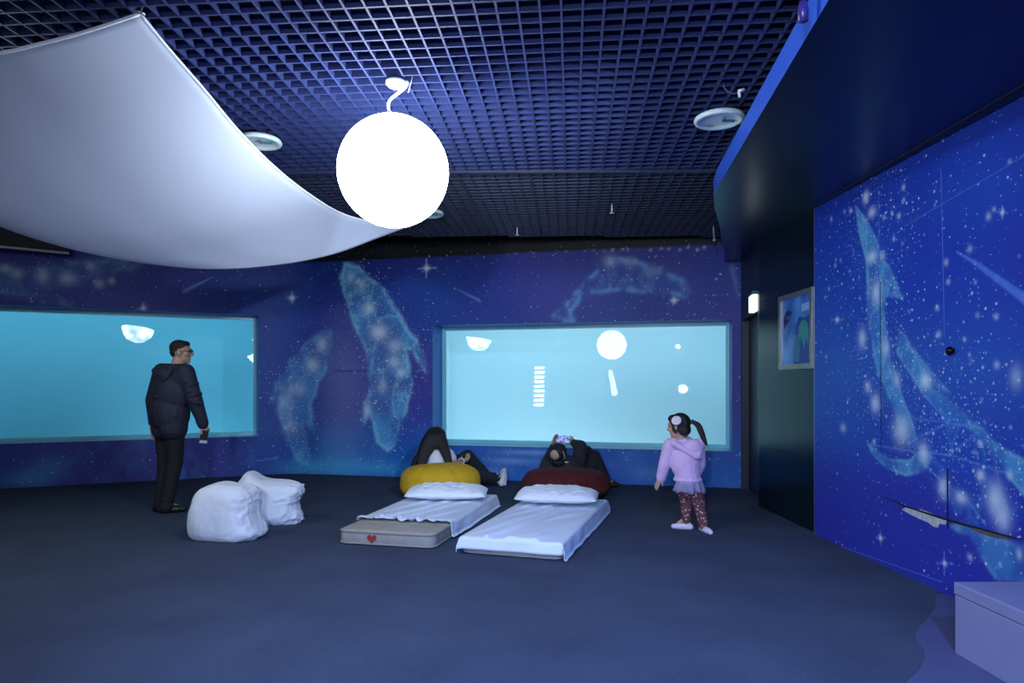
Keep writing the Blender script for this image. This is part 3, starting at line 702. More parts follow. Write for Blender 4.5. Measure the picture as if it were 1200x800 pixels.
# ================================================================== FLOOR THINGS
# bench block at lower right
bx = thing('bench', 'pale padded bench block at the lower right by the mural wall', 'bench', (2.35,2.3,0))
mb = MB(); x0, x1, y0, y1, h = 2.075, 2.56, 1.2, 3.2, .335
sk = lambda y: -.018*(y-3.2)*1.0
def hexa(zl, zh, e):
    vs = [(x+sk(y), y, z) for z in (zl, zh) for x, y in ((x0-e,y0),(x1,y0),(x1,y1+e),(x0-e,y1+e))]
    return MB().add(vs, [(3,2,1,0),(4,5,6,7),(0,1,5,4),(1,2,6,5),(2,3,7,6),(3,0,4,7)])
m_bench = mat('lilac grey vinyl', lin(128,130,168), .6, var=.1, vscale=8)
hexa(0,.275,0).build('base', m_bench, bx, smooth=False, bevel=.006); hexa(.276,.335,.004).build('lid', m_bench, bx, smooth=False, bevel=.008)
# lit floor beyond a wavy shadow edge, painted as a lighter patch
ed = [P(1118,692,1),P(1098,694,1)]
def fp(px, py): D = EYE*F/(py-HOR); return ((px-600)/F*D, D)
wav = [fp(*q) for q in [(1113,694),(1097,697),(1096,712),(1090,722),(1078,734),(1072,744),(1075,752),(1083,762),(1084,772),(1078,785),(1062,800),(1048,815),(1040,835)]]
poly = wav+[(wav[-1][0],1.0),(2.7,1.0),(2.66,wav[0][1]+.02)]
MB().add([(x,y,.002) for x,y in poly]+[(x,y,-.01) for x,y in poly], [tuple(range(len(poly)))]).build('floor_lit_patch', mat('painted lit floor', lin(78,82,118), .6, var=.12, vscale=9), smooth=False)
struct(bpy.data.objects['floor_lit_patch'], 'lit floor with a wavy shadow edge by the bench, painted lighter')

# ---- mattresses
def frame2(fl, fr, br):      # local frame: origin front-left, u across, v along
    fl, fr, br = Vector(fl), Vector(fr), Vector(br); u = (fr-fl); v = (br-fr); v = v-u.normalized()*v.dot(u.normalized())
    return fl, u.normalized(), v.normalized(), u.length, v.length
m_matt = mat('beige mattress cover', (.40,.36,.30), .85, var=.2, vscale=12, bump=.2, bscale=40)
m_mside = mat('mattress border', (.34,.31,.27), .85, var=.25, vscale=14)
def mattress(fl, u, v, w, L, h, label):
    c = Vector((*(fl+u*w/2+v*L/2), 0))
    t = thing('mattress', label, 'mattress', c)
    Mx = Matrix(((u.x,v.x,0,fl.x),(u.y,v.y,0,fl.y),(0,0,1,0),(0,0,0,1)))
    rc = .07
    def ring(off, z):
        pts = []
        for cx, cy, a0 in ((w-rc,L-rc,0),(rc,L-rc,90),(rc,rc,180),(w-rc,rc,270)):
            for k in range(7):
                a = math.radians(a0+15*k); r = rc+off; pts.append(Mx @ Vector((cx+r*math.cos(a), cy+r*math.sin(a), z)))
        return pts
    def shell(prof):
        rings = [ring(o, z) for o, z in prof]; n = len(rings[0]); vs = [p for r in rings for p in r]
        fs = [(i*n+k, i*n+(k+1)%n, (i+1)*n+(k+1)%n, (i+1)*n+k) for i in range(len(prof)-1) for k in range(n)]
        fs += [tuple(range(n-1,-1,-1)), tuple((len(prof)-1)*n+k for k in range(n))]
        return MB().add(vs, fs)
    shell([(-.02,0),(-.004,.008),(0,.02),(.002,h*.5),(0,h-.022),(-.004,h-.01)]).build('border', m_mside, t)
    shell([(-.004,h-.010),(-.008,h-.004),(-.03,h)]).build('top_panel', m_matt, t)
    for z in (.014, h-.012):
        r = ring(.001, z); MB().tube(r+[r[0]], .008, 8, caps=False).build('piping', mat('mattress piping', (.30,.27,.24), .8), t)
    return t, Mx
def sheet(Mx, w, L, h, v0, label, dropL, dropR, dropF, seed, ruffle=0, side_from=0):
    """bed sheet draped over the mattress from v0 to the head end"""
    nu, nv = 80, 130; vs = []
    T0, T1 = -dropL, w+dropR; V0, V1 = (v0-dropF), L+.06
    for j in range(nv):
        vv = V0+(V1-V0)*j/(nv-1)
        for i in range(nu):
            tt = T0+(T1-T0)*i/(nu-1)
            nz = mnoise.noise(Vector((tt*2.2+seed, vv*2.2, 0))); nz2 = mnoise.noise(Vector((tt*7+seed, vv*5, 3)))
            # front edge line wavers where it stops on top of the mattress
            y = vv
            if ruffle and j < 16:
                y += .04*mnoise.noise(Vector((tt*6, seed, 0)))*(1-j/16)
            ox = -tt if tt < 0 else (tt-w if tt > w else 0); oy = (-y if y < 0 else (y-L if y > L else 0))
            sx = -1 if tt < 0 else 1
            x = min(max(tt, 0), w); yy = min(max(y, 0), L)
            dr = min(ox+oy, .25); z = h+.007
            bulge = .012+.018*min(1, dr/.08)
            if ox > 0: x += sx*(bulge+max(0, ox-h+.01)*.9+.012*nz2*min(1,ox/.04))
            if oy > 0: yy += (-1 if y < 0 else 1)*(bulge+.012*nz2*min(1,oy/.04)+max(0, oy-h+.01)*.5)
            z -= min(max(dr-.006, 0), h-.006-.0)
            if dr <= .001:
                z += max(0, .004+.006*nz+.003*nz2)
                rid = abs(mnoise.noise(Vector(((tt-.35*vv)*5.5+seed, vv*.8, 9)))); z += .024*max(0, 1-rid*8)*min(1, 4*min(tt, w-tt)/w)
            if ruffle and j < 16: z += max(0, .016*(1-j/16)*(1.1+1.6*mnoise.noise(Vector((tt*14, seed+5, j*.3)))))
            vs.append(Mx @ Vector((x, yy, max(z, .006+.004*max(0,nz2)))))
    o = MB().add(vs, [(j*nu+i, j*nu+i+1, (j+1)*nu+i+1, (j+1)*nu+i) for j in range(nv-1) for i in range(nu-1)]).build('bed_sheet', mat('blue white sheet', (.74,.80,.90), .85), solid=.003)
    return tag(o, label, 'bed sheet')
def pillow(cen, rz, w, d, h, label, seed, tiltx=0, slump=1.0):
    vs = []; nu, nv = 56, 40; 
    def top(u, v, s):
        a, b = abs(u), abs(v)
        e = (max(0, 1-a**3.2)*max(0, 1-b**2.6))**.5
        n = mnoise.noise(Vector((u*2.2+seed, v*2.2, s*3))); n2 = mnoise.noise(Vector((u*6+seed, v*5, s*3+8)))
        pin = 1-.07*(b**2)*(1-a**6)
        x = u*w/2*(1-.05*(1-a)*b*b); y = v*d/2*(1-.06*a*a*(1-b**4))*(1)
        z = s*h*.5*e*(1+.10*n)+s*.010*n2*e*1.2+.006*n2
        return x, y, z
    R = Matrix.Rotation(rz, 4, 'Z') @ Matrix.Rotation(tiltx, 4, 'X')
    fs = []
    for s in (1, -1):
        for j in range(nv):
            for i in range(nu):
                u = -1+2*i/(nu-1); v = -1+2*j/(nv-1); x, y, z = top(u, v, s)
                if s < 0: z *= .55
                vs.append(Vector(cen)+R @ Vector((x, y, z)))
    N = nu*nv
    for j in range(nv-1):
        for i in range(nu-1):
            a = j*nu+i; fs.append((a, a+1, a+nu+1, a+nu)); b = N+a; fs.append((b, b+nu, b+nu+1, b+1))
    rim = [i for i in range(nu)]+[j*nu+nu-1 for j in range(1,nv)]+[(nv-1)*nu+i for i in range(nu-2,-1,-1)]+[j*nu for j in range(nv-2,0,-1)]
    for k in range(len(rim)):
        a, b = rim[k], rim[(k+1)%len(rim)]; fs.append((a, N+a, N+b, b))
    o = MB().add(vs, fs).build('pillow', M_linen, subsurf=1)
    return tag(o, label, 'pillow')
# bed one (left)
h1 = .115
fl, u1, v1, w1, _ = frame2(fp(396,637), fp(506,643.5), fp(585,598)); L1 = 1.85
t1, Mx1 = mattress(fl, u1, v1, .80, L1, h1, 'beige mattress with a red heart mark, half covered by its white sheet')
hp = []
for k in range(40):
    a = 2*math.pi*k/40; hp.append((16*math.sin(a)**3/17*.042, (13*math.cos(a)-5*math.cos(2*a)-2*math.cos(3*a)-math.cos(4*a))/17*.042))
hc = (.29,.055)
MB().add([Mx1 @ Vector((hc[0]+x, -.006, hc[1]+z)) for x, z in hp]+[Mx1 @ Vector((hc[0]+x, .002, hc[1]+z)) for x, z in hp], [tuple(range(40))]+[(i,(i+1)%40,(i+1)%40+40,i+40) for i in range(40)]).build('heart_emblem', mat('red heart print', lin(150,50,45), .7), t1, smooth=False)['label'] = 'small red heart mark'
sheet(Mx1, .80, L1, h1, .36, 'white sheet pulled back ruffled from the foot of the left mattress', .03, .13, 0, 2.0, ruffle=1)
pc = Mx1 @ Vector((.42, L1-.42, h1+.085)); pillow(pc, math.atan2(u1.y,u1.x)+.20, .78, .42, .17, 'white pillow on the left mattress in front of the yellow bean bag', 1.3, tiltx=.04)
# bed two (right)
fl, u2, v2, w2, _ = frame2(fp(541,648), fp(655,657), fp(718,603)); L2_ = 1.92
t2, Mx2 = mattress(fl, u2, v2, .76, L2_, .115, 'mattress almost hidden under its white sheet, right of the pair')
sheet(Mx2, .76, L2_, .115, 0, 'smooth white sheet with long creases wrapped over the right mattress', .08, .125, .085, 8.0)
pc = Mx2 @ Vector((.37, L2_-.42, .115+.097)); pillow(pc, math.atan2(u2.y,u2.x)+.12, .76, .42, .18, 'white pillow on the right mattress in front of the dark red bean bag', 4.7, tiltx=.04)

# ---- white bundles (bagged duvets)
def bundle(c, rx_, ry_, h, rz, label, seed, p=3.2, lean=0.0, creases=1.0, peak=None, slabs=()):
    nu, nv = 140, 80; vs = []
    R = Matrix.Rotation(rz, 3, 'Z')
    sp = lambda c_, e: math.copysign(abs(c_)**(2/e), c_)
    for j in range(nv+1):
        th = -math.pi/2+math.pi*j/nv
        for i in range(nu):
            ph = 2*math.pi*i/nu
            x = sp(math.cos(th),p)*sp(math.cos(ph),p); y = sp(math.cos(th),p)*sp(math.sin(ph),p); z = sp(math.sin(th), 2.3 if th > 0 else 5.0)
            d = Vector((x,y,z))
            q = Vector((x*1.6+seed, y*1.6, z*1.6)); n = mnoise.noise(q)
            q2 = Vector((x*2.3+seed, y*2.3+.6*z, z*1.3)); rid = (1-abs(mnoise.noise(q2*1.3)))**5
            rid2 = (1-abs(mnoise.noise(Vector((x*2+y*2.2+seed*2, z*4-x*2, y*2)))))**7
            right = max(0, x)**1.2
            fold = (1-abs(mnoise.noise(Vector((x*1.1+seed*3, y*1.1+.9*z, z*3.6-x*1.6)))))**6
            f = 1+.06*n+creases*(.06*rid*(.25+right)+.07*rid2*right-.02)+creases*.055*fold*(.25+right)
            v = Vector((x*rx_*f, y*ry_*f, z*h/2*f))
            if peak: v.z += peak[1]*math.exp(-((x-peak[0])/.3)**2)*max(0, z)
            v.x += lean*v.z
            for (sx, sz, r, dx) in slabs:
                v.x += dx*math.exp(-(((x-sx)/r)**2+((z-sz)/r)**2))
            v.z = max(v.z, -h*.43)
            vs.append(R @ v)
    zmin = min(v.z for v in vs); vs = [Vector((c[0],c[1],0))+v-Vector((0,0,zmin)) for v in vs]
    fs = [(j*nu+i, j*nu+(i+1)%nu, (j+1)*nu+(i+1)%nu, (j+1)*nu+i) for j in range(nv) for i in range(nu)]
    o = MB().add(vs, fs).build('duvet_bundle', M_linen, remesh=.007, smooth_it=5)
    return tag(o, label, 'bedding bundle')
bundle(P(266,0,5.62)[:2], .275, .21, .47, -.12, 'plump white bedding bundle nearest, by the standing man', 2.1, p=3.6, lean=.05, creases=.6, peak=(-.15,.025), slabs=((.95,-.75,.35,.05),(.95,.1,.45,-.04)))
bundle(P(312,0,6.22)[:2], .300, .20, .42, .1, 'crumpled white bedding bundle behind the plump one', 6.4, p=3.4, lean=-.06, creases=1.0, peak=(-.42,.085), slabs=((.9,.6,.3,.05),(.9,-.1,.25,-.05)))

# ---- bean bags
def beanbag(c, rx_, ry_, h, rz, label, m, seed, dent=(0,.5), panels=6):
    nu, nv = 96, 48; vs = []; R = Matrix.Rotation(rz, 3, 'Z')
    for j in range(nv+1):
        th = -math.pi/2+math.pi*j/nv
        for i in range(nu):
            ph = 2*math.pi*i/nu; ct = math.copysign(abs(math.cos(th))**.75, math.cos(th))
            x = ct*math.cos(ph); y = ct*math.sin(ph); z = math.copysign(abs(math.sin(th))**.8, math.sin(th))
            f = 1+.05*mnoise.noise(Vector((x*1.5+seed,y*1.5,z*1.5)))-.025*(1-abs(math.sin(panels*ph/2)))**6+.012*mnoise.noise(Vector((x*5+seed,y*5,z*6)))
            v = Vector((x*rx_*f, y*ry_*f, z*h*.56*f))
            if z > 0: v.z -= .14*math.exp(-(((x-dent[0])/.45)**2+((y-dent[1])/.45)**2))*z
            v.z = max(v.z, -h*.44); vs.append(R @ v)
    zm = min(v.z for v in vs); vs = [Vector((c[0],c[1],-zm))+v for v in vs]
    t = thing('bean_bag', label, 'bean bag', (c[0],c[1],0))
    MB().add(vs, [(j*nu+i, j*nu+(i+1)%nu, (j+1)*nu+(i+1)%nu, (j+1)*nu+i) for j in range(nv) for i in range(nu)]).build('cushion', m, t)
    for k in range(2):
        ring = []
        ph = 2*math.pi*(k+.9)/panels+math.pi
        for j in range(6, nv-8):
            ring.append(vs[j*nu+int(round(ph/(2*math.pi)*nu)) % nu])
        MB().tube(ring, .006, 6).build('seam', m, t)
    return t
m_yel = mat('mustard corduroy', lin(205,165,25), .85, var=.15, vscale=14, bump=.2, bscale=50)
m_red = mat('dark red fabric', lin(82,21,23), .9, var=.2, vscale=14, bump=.2, bscale=50)
beanbag((-.80,7.62), .46, .36, .385, 0, 'mustard yellow bean bag behind the left pillow', m_yel, 3.0, dent=(-.1,.9))
beanbag((.60,7.60), .50, .37, .34, 0, 'dark red bean bag behind the right pillow', m_red, 9.0, dent=(.1,.9))

# ================================================================== PEOPLE
def basis(fwd, up):
    f = Vector(fwd).normalized(); u = Vector(up); r = f.cross(u).normalized(); u = r.cross(f).normalized()
    return Matrix(((r.x,f.x,u.x),(r.y,f.y,u.y),(r.z,f.z,u.z)))     # local x=right, y=forward, z=up
def head(mb, c, fwd, up=(0,0,1), s=1.0):
    B = basis(fwd, up); Q = lambda x, y, z: Vector(c)+B @ (Vector((x,y,z))*s)
    mb.ell(Q(0,-.008,.025), (.074*s,.092*s,.092*s), B); mb.ell(Q(0,.022,-.035), (.058*s,.066*s,.078*s), B)
    mb.ell(Q(0,.062,-.088), (.026*s,.022*s,.022*s), B)                        # chin
    mb.cap(Q(0,.084,.016), .009*s, Q(0,.104,-.022), .013*s); mb.ell(Q(0,.096,-.026), (.018*s,.012*s,.010*s), B)   # nose
    mb.ell(Q(0,.082,.030), (.05*s,.012*s,.010*s), B)                          # brow
    mb.ell(Q(0,.079,-.055), (.022*s,.012*s,.006*s), B); mb.ell(Q(0,.077,-.066), (.019*s,.012*s,.007*s), B)        # lips
    for sx in (-1,1): mb.ell(Q(sx*.076,-.004,-.008), (.010*s,.020*s,.032*s), B); mb.ell(Q(sx*.045,.058,-.022), (.022*s,.020*s,.02*s), B)
    return B, Q
def eyes(root, B, Q, s):
    for sx in (-1,1):
        mb = MB(); mb.ell(Q(sx*.030,.080,.008), (.012*s,.007*s,.007*s), B, 12, 8); mb.build('eye', mat('eye', (.03,.02,.02), .2), root)
def hand(mb, w, d, n, side, curl=.5, s=1.0, spread=.12):
    """w wrist, d finger direction, n palm normal (palm side), side=thumb direction sign along n x d"""
    d = Vector(d).normalized(); n = Vector(n); n = (n-d*n.dot(d)).normalized(); x = n.cross(d).normalized()*side
    w = Vector(w)
    for k in range(4):
        o = x*(.030-.020*k)*s; mb.cap(w+x*(.012-.008*k)*s, .014*s, w+d*.078*s+o, .0125*s)
        L = (.040,.045,.042,.033)[k]*s; p = w+d*.082*s+o; a = spread*(1.5-k)*.35
        dirn = (d+x*a).normalized(); r = .0092*s
        for q in range(3):
            ang = curl*(.6+.55*q); dn = (dirn*math.cos(ang)+n*math.sin(ang)).normalized(); e = p+dn*L*(1,.72,.55)[q]
            mb.cap(p, r, e, r*.9); p = e; r *= .9
    tb = w+d*.022*s+x*.022*s; t1 = tb+(d*.55+x*.75+n*.3).normalized()*.045*s; t2 = t1+(d*.8+x*.25+n*.5*(.5+curl)).normalized()*.034*s
    mb.cap(w+d*.01*s, .016*s, tb, .014*s); mb.cap(tb, .0135*s, t1, .011*s); mb.cap(t1, .011*s, t2, .009*s)
VOX = .006
def person(label, loc): return thing('person', label, 'person', loc)
def shoe(mb, ankle, toe, s=1.0, zf=0.0):
    a = Vector(ankle); t = Vector(toe); d = (t-a); d.z = 0; d = d.normalized()
    heel = Vector((a.x,a.y,zf))-d*.045*s+Vector((0,0,.036*s)); ball = Vector((a.x,a.y,zf))+d*.10*s+Vector((0,0,.034*s)); tip = ball+d*.055*s-Vector((0,0,.004))
    mb.cap(heel, .036*s, ball, .040*s); mb.cap(ball, .038*s, tip, .030*s); mb.cap(heel+d*.02*s, .036*s, a+Vector((0,0,.02)), .040*s)

# ---------- standing man
base = P(195, 0, 6.72); base.z = 0
man = person('man standing in a dark navy hooded jacket, seen from behind at the left window', base)
G = lambda x, y, z: base+Vector((x, y, z))
fw = Vector((.5,.86,0)).normalized(); rt = Vector((.86,-.5,0)).normalized()
pel = G(.03,0,.92); chest = G(.055,-.01,1.22); neck = G(.095,.0,1.42); hc = G(.135,.02,1.575)
sh = {-1: G(.065,0,1.385)-rt*.175, 1: G(.075,0,1.375)+rt*.185}
el = {-1: G(-.165,.07,1.10), 1: G(.325,-.09,1.09)}; wr_ = {-1: G(-.175,.10,.87), 1: G(.375,-.03,.86)}
hip = {-1: pel-rt*.085, 1: pel+rt*.085}; kn_ = {-1: G(-.045,.07,.49), 1: G(.085,.00,.49)}; an = {-1: G(-.075,.04,.085), 1: G(.025,-.05,.085)}
hf = Vector((.97,.24,0))
mb = MB(); B, Q = head(mb, hc, hf, s=1.02)
mb.cap(neck-Vector((0,0,.04)), .062, hc-Vector((.02,0,.05)), .056)
mb.chain([pel, chest, neck-Vector((0,0,.06))], [.13,.135,.085])
for s in (-1,1):
    mb.cap(chest, .11, sh[s], .055); mb.chain([sh[s], el[s], wr_[s]], [.05,.042,.028]); mb.chain([hip[s], kn_[s], an[s]], [.085,.055,.038])
    mb.cap(pel, .11, hip[s], .085); mb.cap(an[s], .036, an[s]+fw*.12-Vector((0,0,.045)), .026)
hand(mb, wr_[-1], (-.02,.02,-1), (.9,-.3,0), -1, .35); hand(mb, wr_[1], (.10,.05,-1), (-.7,.6,0), -1, .75)
mb.build('body', M_skin, man, remesh=VOX, smooth_it=3); eyes(man, B, Q, 1.02)
# hair: short crop
mb = MB(); mb.ell(Q(0,-.016,.044), (.078,.093,.079), B); mb.ell(Q(0,-.052,.0), (.066,.050,.055), B); mb.ell(Q(0,-.022,.022), (.0785,.074,.045), B); mb.ell(Q(0,.035,.078), (.060,.046,.034), B)
mb.build('hair', M_hair, man, remesh=.006, smooth_it=2)
# glasses
mb = MB()
for sx in (-1,1):
    c = Q(sx*.034,.098,.006); ring = [c+B @ Vector((.026*math.cos(a), 0, .019*math.sin(a))) for a in [2*math.pi*k/20 for k in range(21)]]; mb.tube(ring, .0028, 6); mb.tube([Q(sx*.06,.096,.010), Q(sx*.078,.05,.012), Q(sx*.082,-.01,.008)], .0028, 6)
mb.tube([Q(-.010,.100,.010), Q(.010,.100,.010)], .0028, 6); mb.build('glasses', mat('black plastic', (.01,.01,.012), .3), man)
# jacket
m_jack = mat('navy jacket cloth', (.017,.020,.046), .75, var=.2, vscale=18, bump=.5, bscale=14)
mb = MB()
RB = Matrix(((rt.x,fw.x,0),(rt.y,fw.y,0),(0,0,1)))
mb.ell(G(.06,-.005,1.17), (.215,.170,.26), RB); mb.ell(G(.04,-.01,.98), (.205,.175,.24), RB); mb.cap(G(.035,-.01,.83)-rt*.06, .135, G(.04,-.01,1.0)-rt*.06, .14); mb.cap(G(.035,-.01,.83)+rt*.06, .135, G(.04,-.01,1.0)+rt*.06, .14)
for s in (-1,1): mb.cap(chest+Vector((0,0,.04)), .145, sh[s]-Vector((0,0,.03)), .085)
mb.cap(sh[-1], .085, sh[1], .085); mb.cap(G(.07,0,1.36), .11, neck+Vector((0,0,-.025)), .078)
for s in (-1,1):
    mb.chain([sh[s], el[s], wr_[s]+Vector((0,0,.02))], [.086,.074,.052])
    d = (wr_[s]-el[s]).normalized(); mb.cap(wr_[s]-d*.05, .056, wr_[s]-d*.01, .052)
mb.cap(chest+Vector((0,0,.02)), .155, neck-Vector((0,0,.09)), .105)
# fold rolls on sleeves and back
for k in range(5):
    p = sh[1].lerp(el[1], .3+.17*k); mb.ell(p+Vector((.01,-.01,0)), (.083,.081,.028), Matrix.Rotation(.4*(-1)**k, 3, 'Y'))
for (x, z, a) in ((.02,1.0,.5),(.10,.93,-.4),(.04,.86,.2),(.03,1.12,.3)): mb.cap(G(x-.06,-.140,z+.06*a), .020, G(x+.06,-.155,z-.06*a), .018)
mb.build('jacket', m_jack, man, remesh=.007, smooth_it=3)
mb = MB()                                             # hood lying on the back and round the neck
ringp = [neck+Vector((-.01,-.012,-.022))+rt*.088*math.cos(a)+fw*(.082*math.sin(a))+Vector((0,0,.026*(-math.sin(a)))) for a in [2*math.pi*k/16 for k in range(17)]]
for a, b in zip(ringp, ringp[1:]): mb.cap(a, .032, b, .032)
bk = neck-fw*.125; mb.ell(bk+Vector((-.02,-.01,-.07)), (.115,.05,.085), Matrix.Rotation(math.radians(-30), 3, 'Z')); mb.cap(bk+Vector((-.10,.03,-.03)), .035, bk+Vector((-.02,-.03,-.15)), .03); mb.cap(bk+Vector((.08,-.04,-.03)), .035, bk+Vector((-.02,-.03,-.15)), .03)
mb.build('hood', m_jack, man, remesh=.007, smooth_it=6)
# trousers, shoes
m_trou = mat('black trousers cloth', (.010,.011,.016), .85, bump=.4, bscale=14)
mb = MB(); mb.cap(pel+Vector((0,0,.03)), .135, pel-Vector((0,0,.05)), .14)
for s in (-1,1):
    mb.chain([hip[s], kn_[s], an[s]+Vector((0,0,.0))], [.104,.074,.060]); mb.cap(an[s], .066, an[s]-Vector((0,0,.02)), .070)
    mb.ell(an[s]+Vector((0,0,.05)), (.066,.066,.03))
mb.build('trousers', m_trou, man, remesh=.007, smooth_it=3)
for s in (-1,1):
    mb = MB(); shoe(mb, an[s]-Vector((0,0,.03)), an[s]+Vector((.75,.35,0)), 1.0); mb.build('shoe', mat('black leather', (.008,.008,.010), .4), man, remesh=.006, smooth_it=2)
# thing in his hand
hp_ = wr_[1]+Vector((.012,-.005,-.105)); Rp = Matrix.Rotation(.15, 4, 'Y') @ Matrix.Rotation(.5, 4, 'Z')
ph = thing('mobile_phone', 'dark phone with a pale edge held low by the standing man', 'phone', hp_)
mb = MB(); mb.box((-.036,-.006,-.075), (.036,.006,.055), Matrix.Translation(hp_) @ Rp); mb.build('case', mat('phone black', (.012,.012,.015), .3), ph, smooth=False, bevel=.004)
mb = MB(); mb.box((-.034,-.0075,-.073), (.034,.0075,-.045), Matrix.Translation(hp_) @ Rp); mb.build('charm', mat('pale tag', (.55,.55,.56), .5), ph, smooth=False)

# ---------- girl
base = P(812, 0, 5.88); base.z = 0; sc_ = 5.88/F
girl = person('small girl in a lilac hoodie and grey tulle skirt stepping towards the window', base)
H = lambda px, py, y=0: base+Vector(((px-812)*sc_, y, (622-py)*sc_))
hc = H(795,500,.0); hf = Vector((-.80,.58,-.12))
pel = H(808,572); chest = H(803,538); neck = H(800,517)
sh = {-1: H(786,522,.02), 1: H(817,522,-.02)}; el = {-1: H(780,545,.04), 1: H(822,545,.05)}; wr_ = {-1: H(777,562,.08), 1: H(818,562,.12)}
hip = {-1: H(803,574,.03), 1: H(815,575,-.03)}; kn_ = {-1: H(806,592,.05), 1: H(819,594,-.02)}; an = {-1: H(806,609,.04), 1: H(822.5,613.5,-.06)}
s_ = .93
mb = MB(); B, Q = head(mb, hc, hf, (.05,.0,1), s=s_)
mb.cap(neck-Vector((0,0,.03)), .042, hc-Vector((-.01,0,.06)), .040); mb.chain([pel, chest, neck-Vector((0,0,.03))], [.085,.085,.05])
for s in (-1,1):
    mb.cap(chest, .07, sh[s], .035); mb.chain([sh[s], el[s], wr_[s]], [.034,.028,.020]); mb.chain([hip[s], kn_[s], an[s]], [.050,.038,.026]); mb.cap(an[s], .024, an[s]+(Vector((-.06,.025,-.04)) if s < 0 else Vector((.01,-.05,-.04))), .016)
hand(mb, wr_[-1], (-.45,.15,-.85), (.6,.5,-.3), -1, .25, .66); hand(mb, wr_[1], (-.1,.2,-1), (-.5,.5,0), 1, .4, .66)
mb.build('body', M_skin, girl, remesh=.005, smooth_it=2); eyes(girl, B, Q, s_)
mb = MB(); mb.ell(Q(0,-.022,.032), (.086*s_,.098*s_,.094*s_), B); mb.ell(Q(0,-.055,-.035), (.072*s_,.058*s_,.06*s_), B); mb.ell(Q(0,.04,.075), (.066*s_,.05*s_,.04*s_), B)
for sx in (-1,1): mb.ell(Q(sx*.068,.005,-.01), (.018*s_,.035*s_,.055*s_), B)
mb.build('hair', M_hair, girl, remesh=.005, smooth_it=3)
pt = [H(808,494,-.10), H(814,498,-.11), H(818,507,-.115), H(821,515,-.12), H(824,521,-.125)]
mb = MB(); mb.chain(spline(pt,4), [.016,.018,.020,.023,.025,.026,.026,.026,.025,.024,.023,.021,.019,.016,.012,.008,.004][:len(spline(pt,4))])
mb.build('ponytail', M_hair, girl, remesh=.005, smooth_it=1)
MB().ell(pt[0], (.02,.02,.02)).build('hair_tie', mat('hair tie', (.05,.02,.03), .6), girl)
cc = H(789.5,492.5,-.098); Bc = basis((cc-hc), (0,0,1)).to_4x4()
mb = MB(); Mr = basis((cc-hc).normalized(), (0,0,1)); Mz = Mr @ Matrix.Rotation(-math.pi/2, 3, 'X')
mb.lathe([(.012,.012),(.030,.014),(.040,.008),(.042,.0),(.038,-.008)], cc, 24, Mz); o = mb.build('hair_clip', mat('white bow', (.85,.82,.86), .5), girl)
o['label'] = 'round white hair clip'
mb = MB()
for k in range(6):
    a = k*math.pi/3; mb.ell(cc+Mz @ Vector((.020*math.cos(a), .020*math.sin(a), .014)), (.010,.010,.006))
mb.ell(cc+Mz @ Vector((0,0,.016)), .007); mb.build('clip_petals', mat('pale pink petals', (.80,.62,.72), .5), girl)
m_hoodie = mat('lilac fleece', lin(214,182,222), .95, var=.08, vscale=25, bump=.3, bscale=40, sheen=.3)
mb = MB(); mb.ell(H(803,541), (.130,.105,.16)); mb.cap(H(806,560), .108, H(803,533), .105); mb.cap(sh[-1], .056, sh[1], .056); mb.cap(H(801,524), .075, neck-Vector((0,0,.012)), .052); mb.ell(H(806,562), (.125,.112,.035))
for s in (-1,1):
    mb.chain([sh[s], el[s], wr_[s]], [.060,.052,.042]); mb.cap(wr_[s].lerp(el[s],.15), .044, wr_[s].lerp(el[s],.05), .042)
mb.build('hoodie', m_hoodie, girl, remesh=.006, smooth_it=3)
mb = MB()
ringp = [H(800,516)+Vector((.072*math.cos(a), .068*math.sin(a), -.010+.028*math.sin(a))) for a in [2*math.pi*k/16 for k in range(17)]]
for a, b in zip(ringp, ringp[1:]): mb.cap(a, .024, b, .024)
mb.ell(H(809,524,-.085), (.085,.05,.075)); mb.cap(H(788,519,-.07), .03, H(812,533,-.11), .03); mb.cap(H(820,517,-.06), .034, H(813,533,-.11), .03); mb.ell(H(813,534,-.10), (.05,.035,.025))
mb.build('hood', m_hoodie, girl, remesh=.006, smooth_it=3)
# skirt: pleated tulle ring
mb = MB(); n_ = 72; prof = [(562,.104),(567,.114),(571,.122),(576,.131)]
vs = []
for j, (py, r) in enumerate(prof):
    c0 = H(808,py)
    for k in range(n_):
        a = 2*math.pi*k/n_; rr = r*(1+(.02+.028*j)*math.cos(12*a+j*.2)); vs.append(c0+Vector((rr*math.cos(a), rr*.9*math.sin(a), .008*math.cos(6*a+1)*(j==3))))
mb.add(vs, [(j*n_+k, j*n_+(k+1)%n_, (j+1)*n_+(k+1)%n_, (j+1)*n_+k) for j in range(3) for k in range(n_)])
mb.build('tulle_skirt', mat('grey tulle', lin(175,170,205), .9, transl=.4), girl, solid=.003)
# leggings with printed spots
def spots():
    m = bpy.data.materials.new('spotted leggings'); m.use_nodes = True; n = m.node_tree.nodes; l = m.node_tree.links; b = n['Principled BSDF']; b.inputs['Roughness'].default_value = .85
    tc = n.new('ShaderNodeTexCoord'); v = n.new('ShaderNodeTexVoronoi'); v.inputs['Scale'].default_value = 38; l.new(tc.outputs['Object'], v.inputs['Vector'])
    r = n.new('ShaderNodeValToRGB'); r.color_ramp.elements[0].position = .22; r.color_ramp.elements[1].position = .34; r.color_ramp.elements[0].color = (.62,.42,.38,1); r.color_ramp.elements[1].color = (.13,.045,.055,1)
    l.new(v.outputs['Distance'], r.inputs[0]); l.new(r.outputs[0], b.inputs['Base Color']); return m
mb = MB(); mb.cap(pel, .09, pel-Vector((0,0,.02)), .085)
for s in (-1,1): mb.chain([hip[s], kn_[s], an[s]-Vector((0,0,.012))], [.062,.050,.040])
mb.build('leggings', spots(), girl, remesh=.005, smooth_it=2)
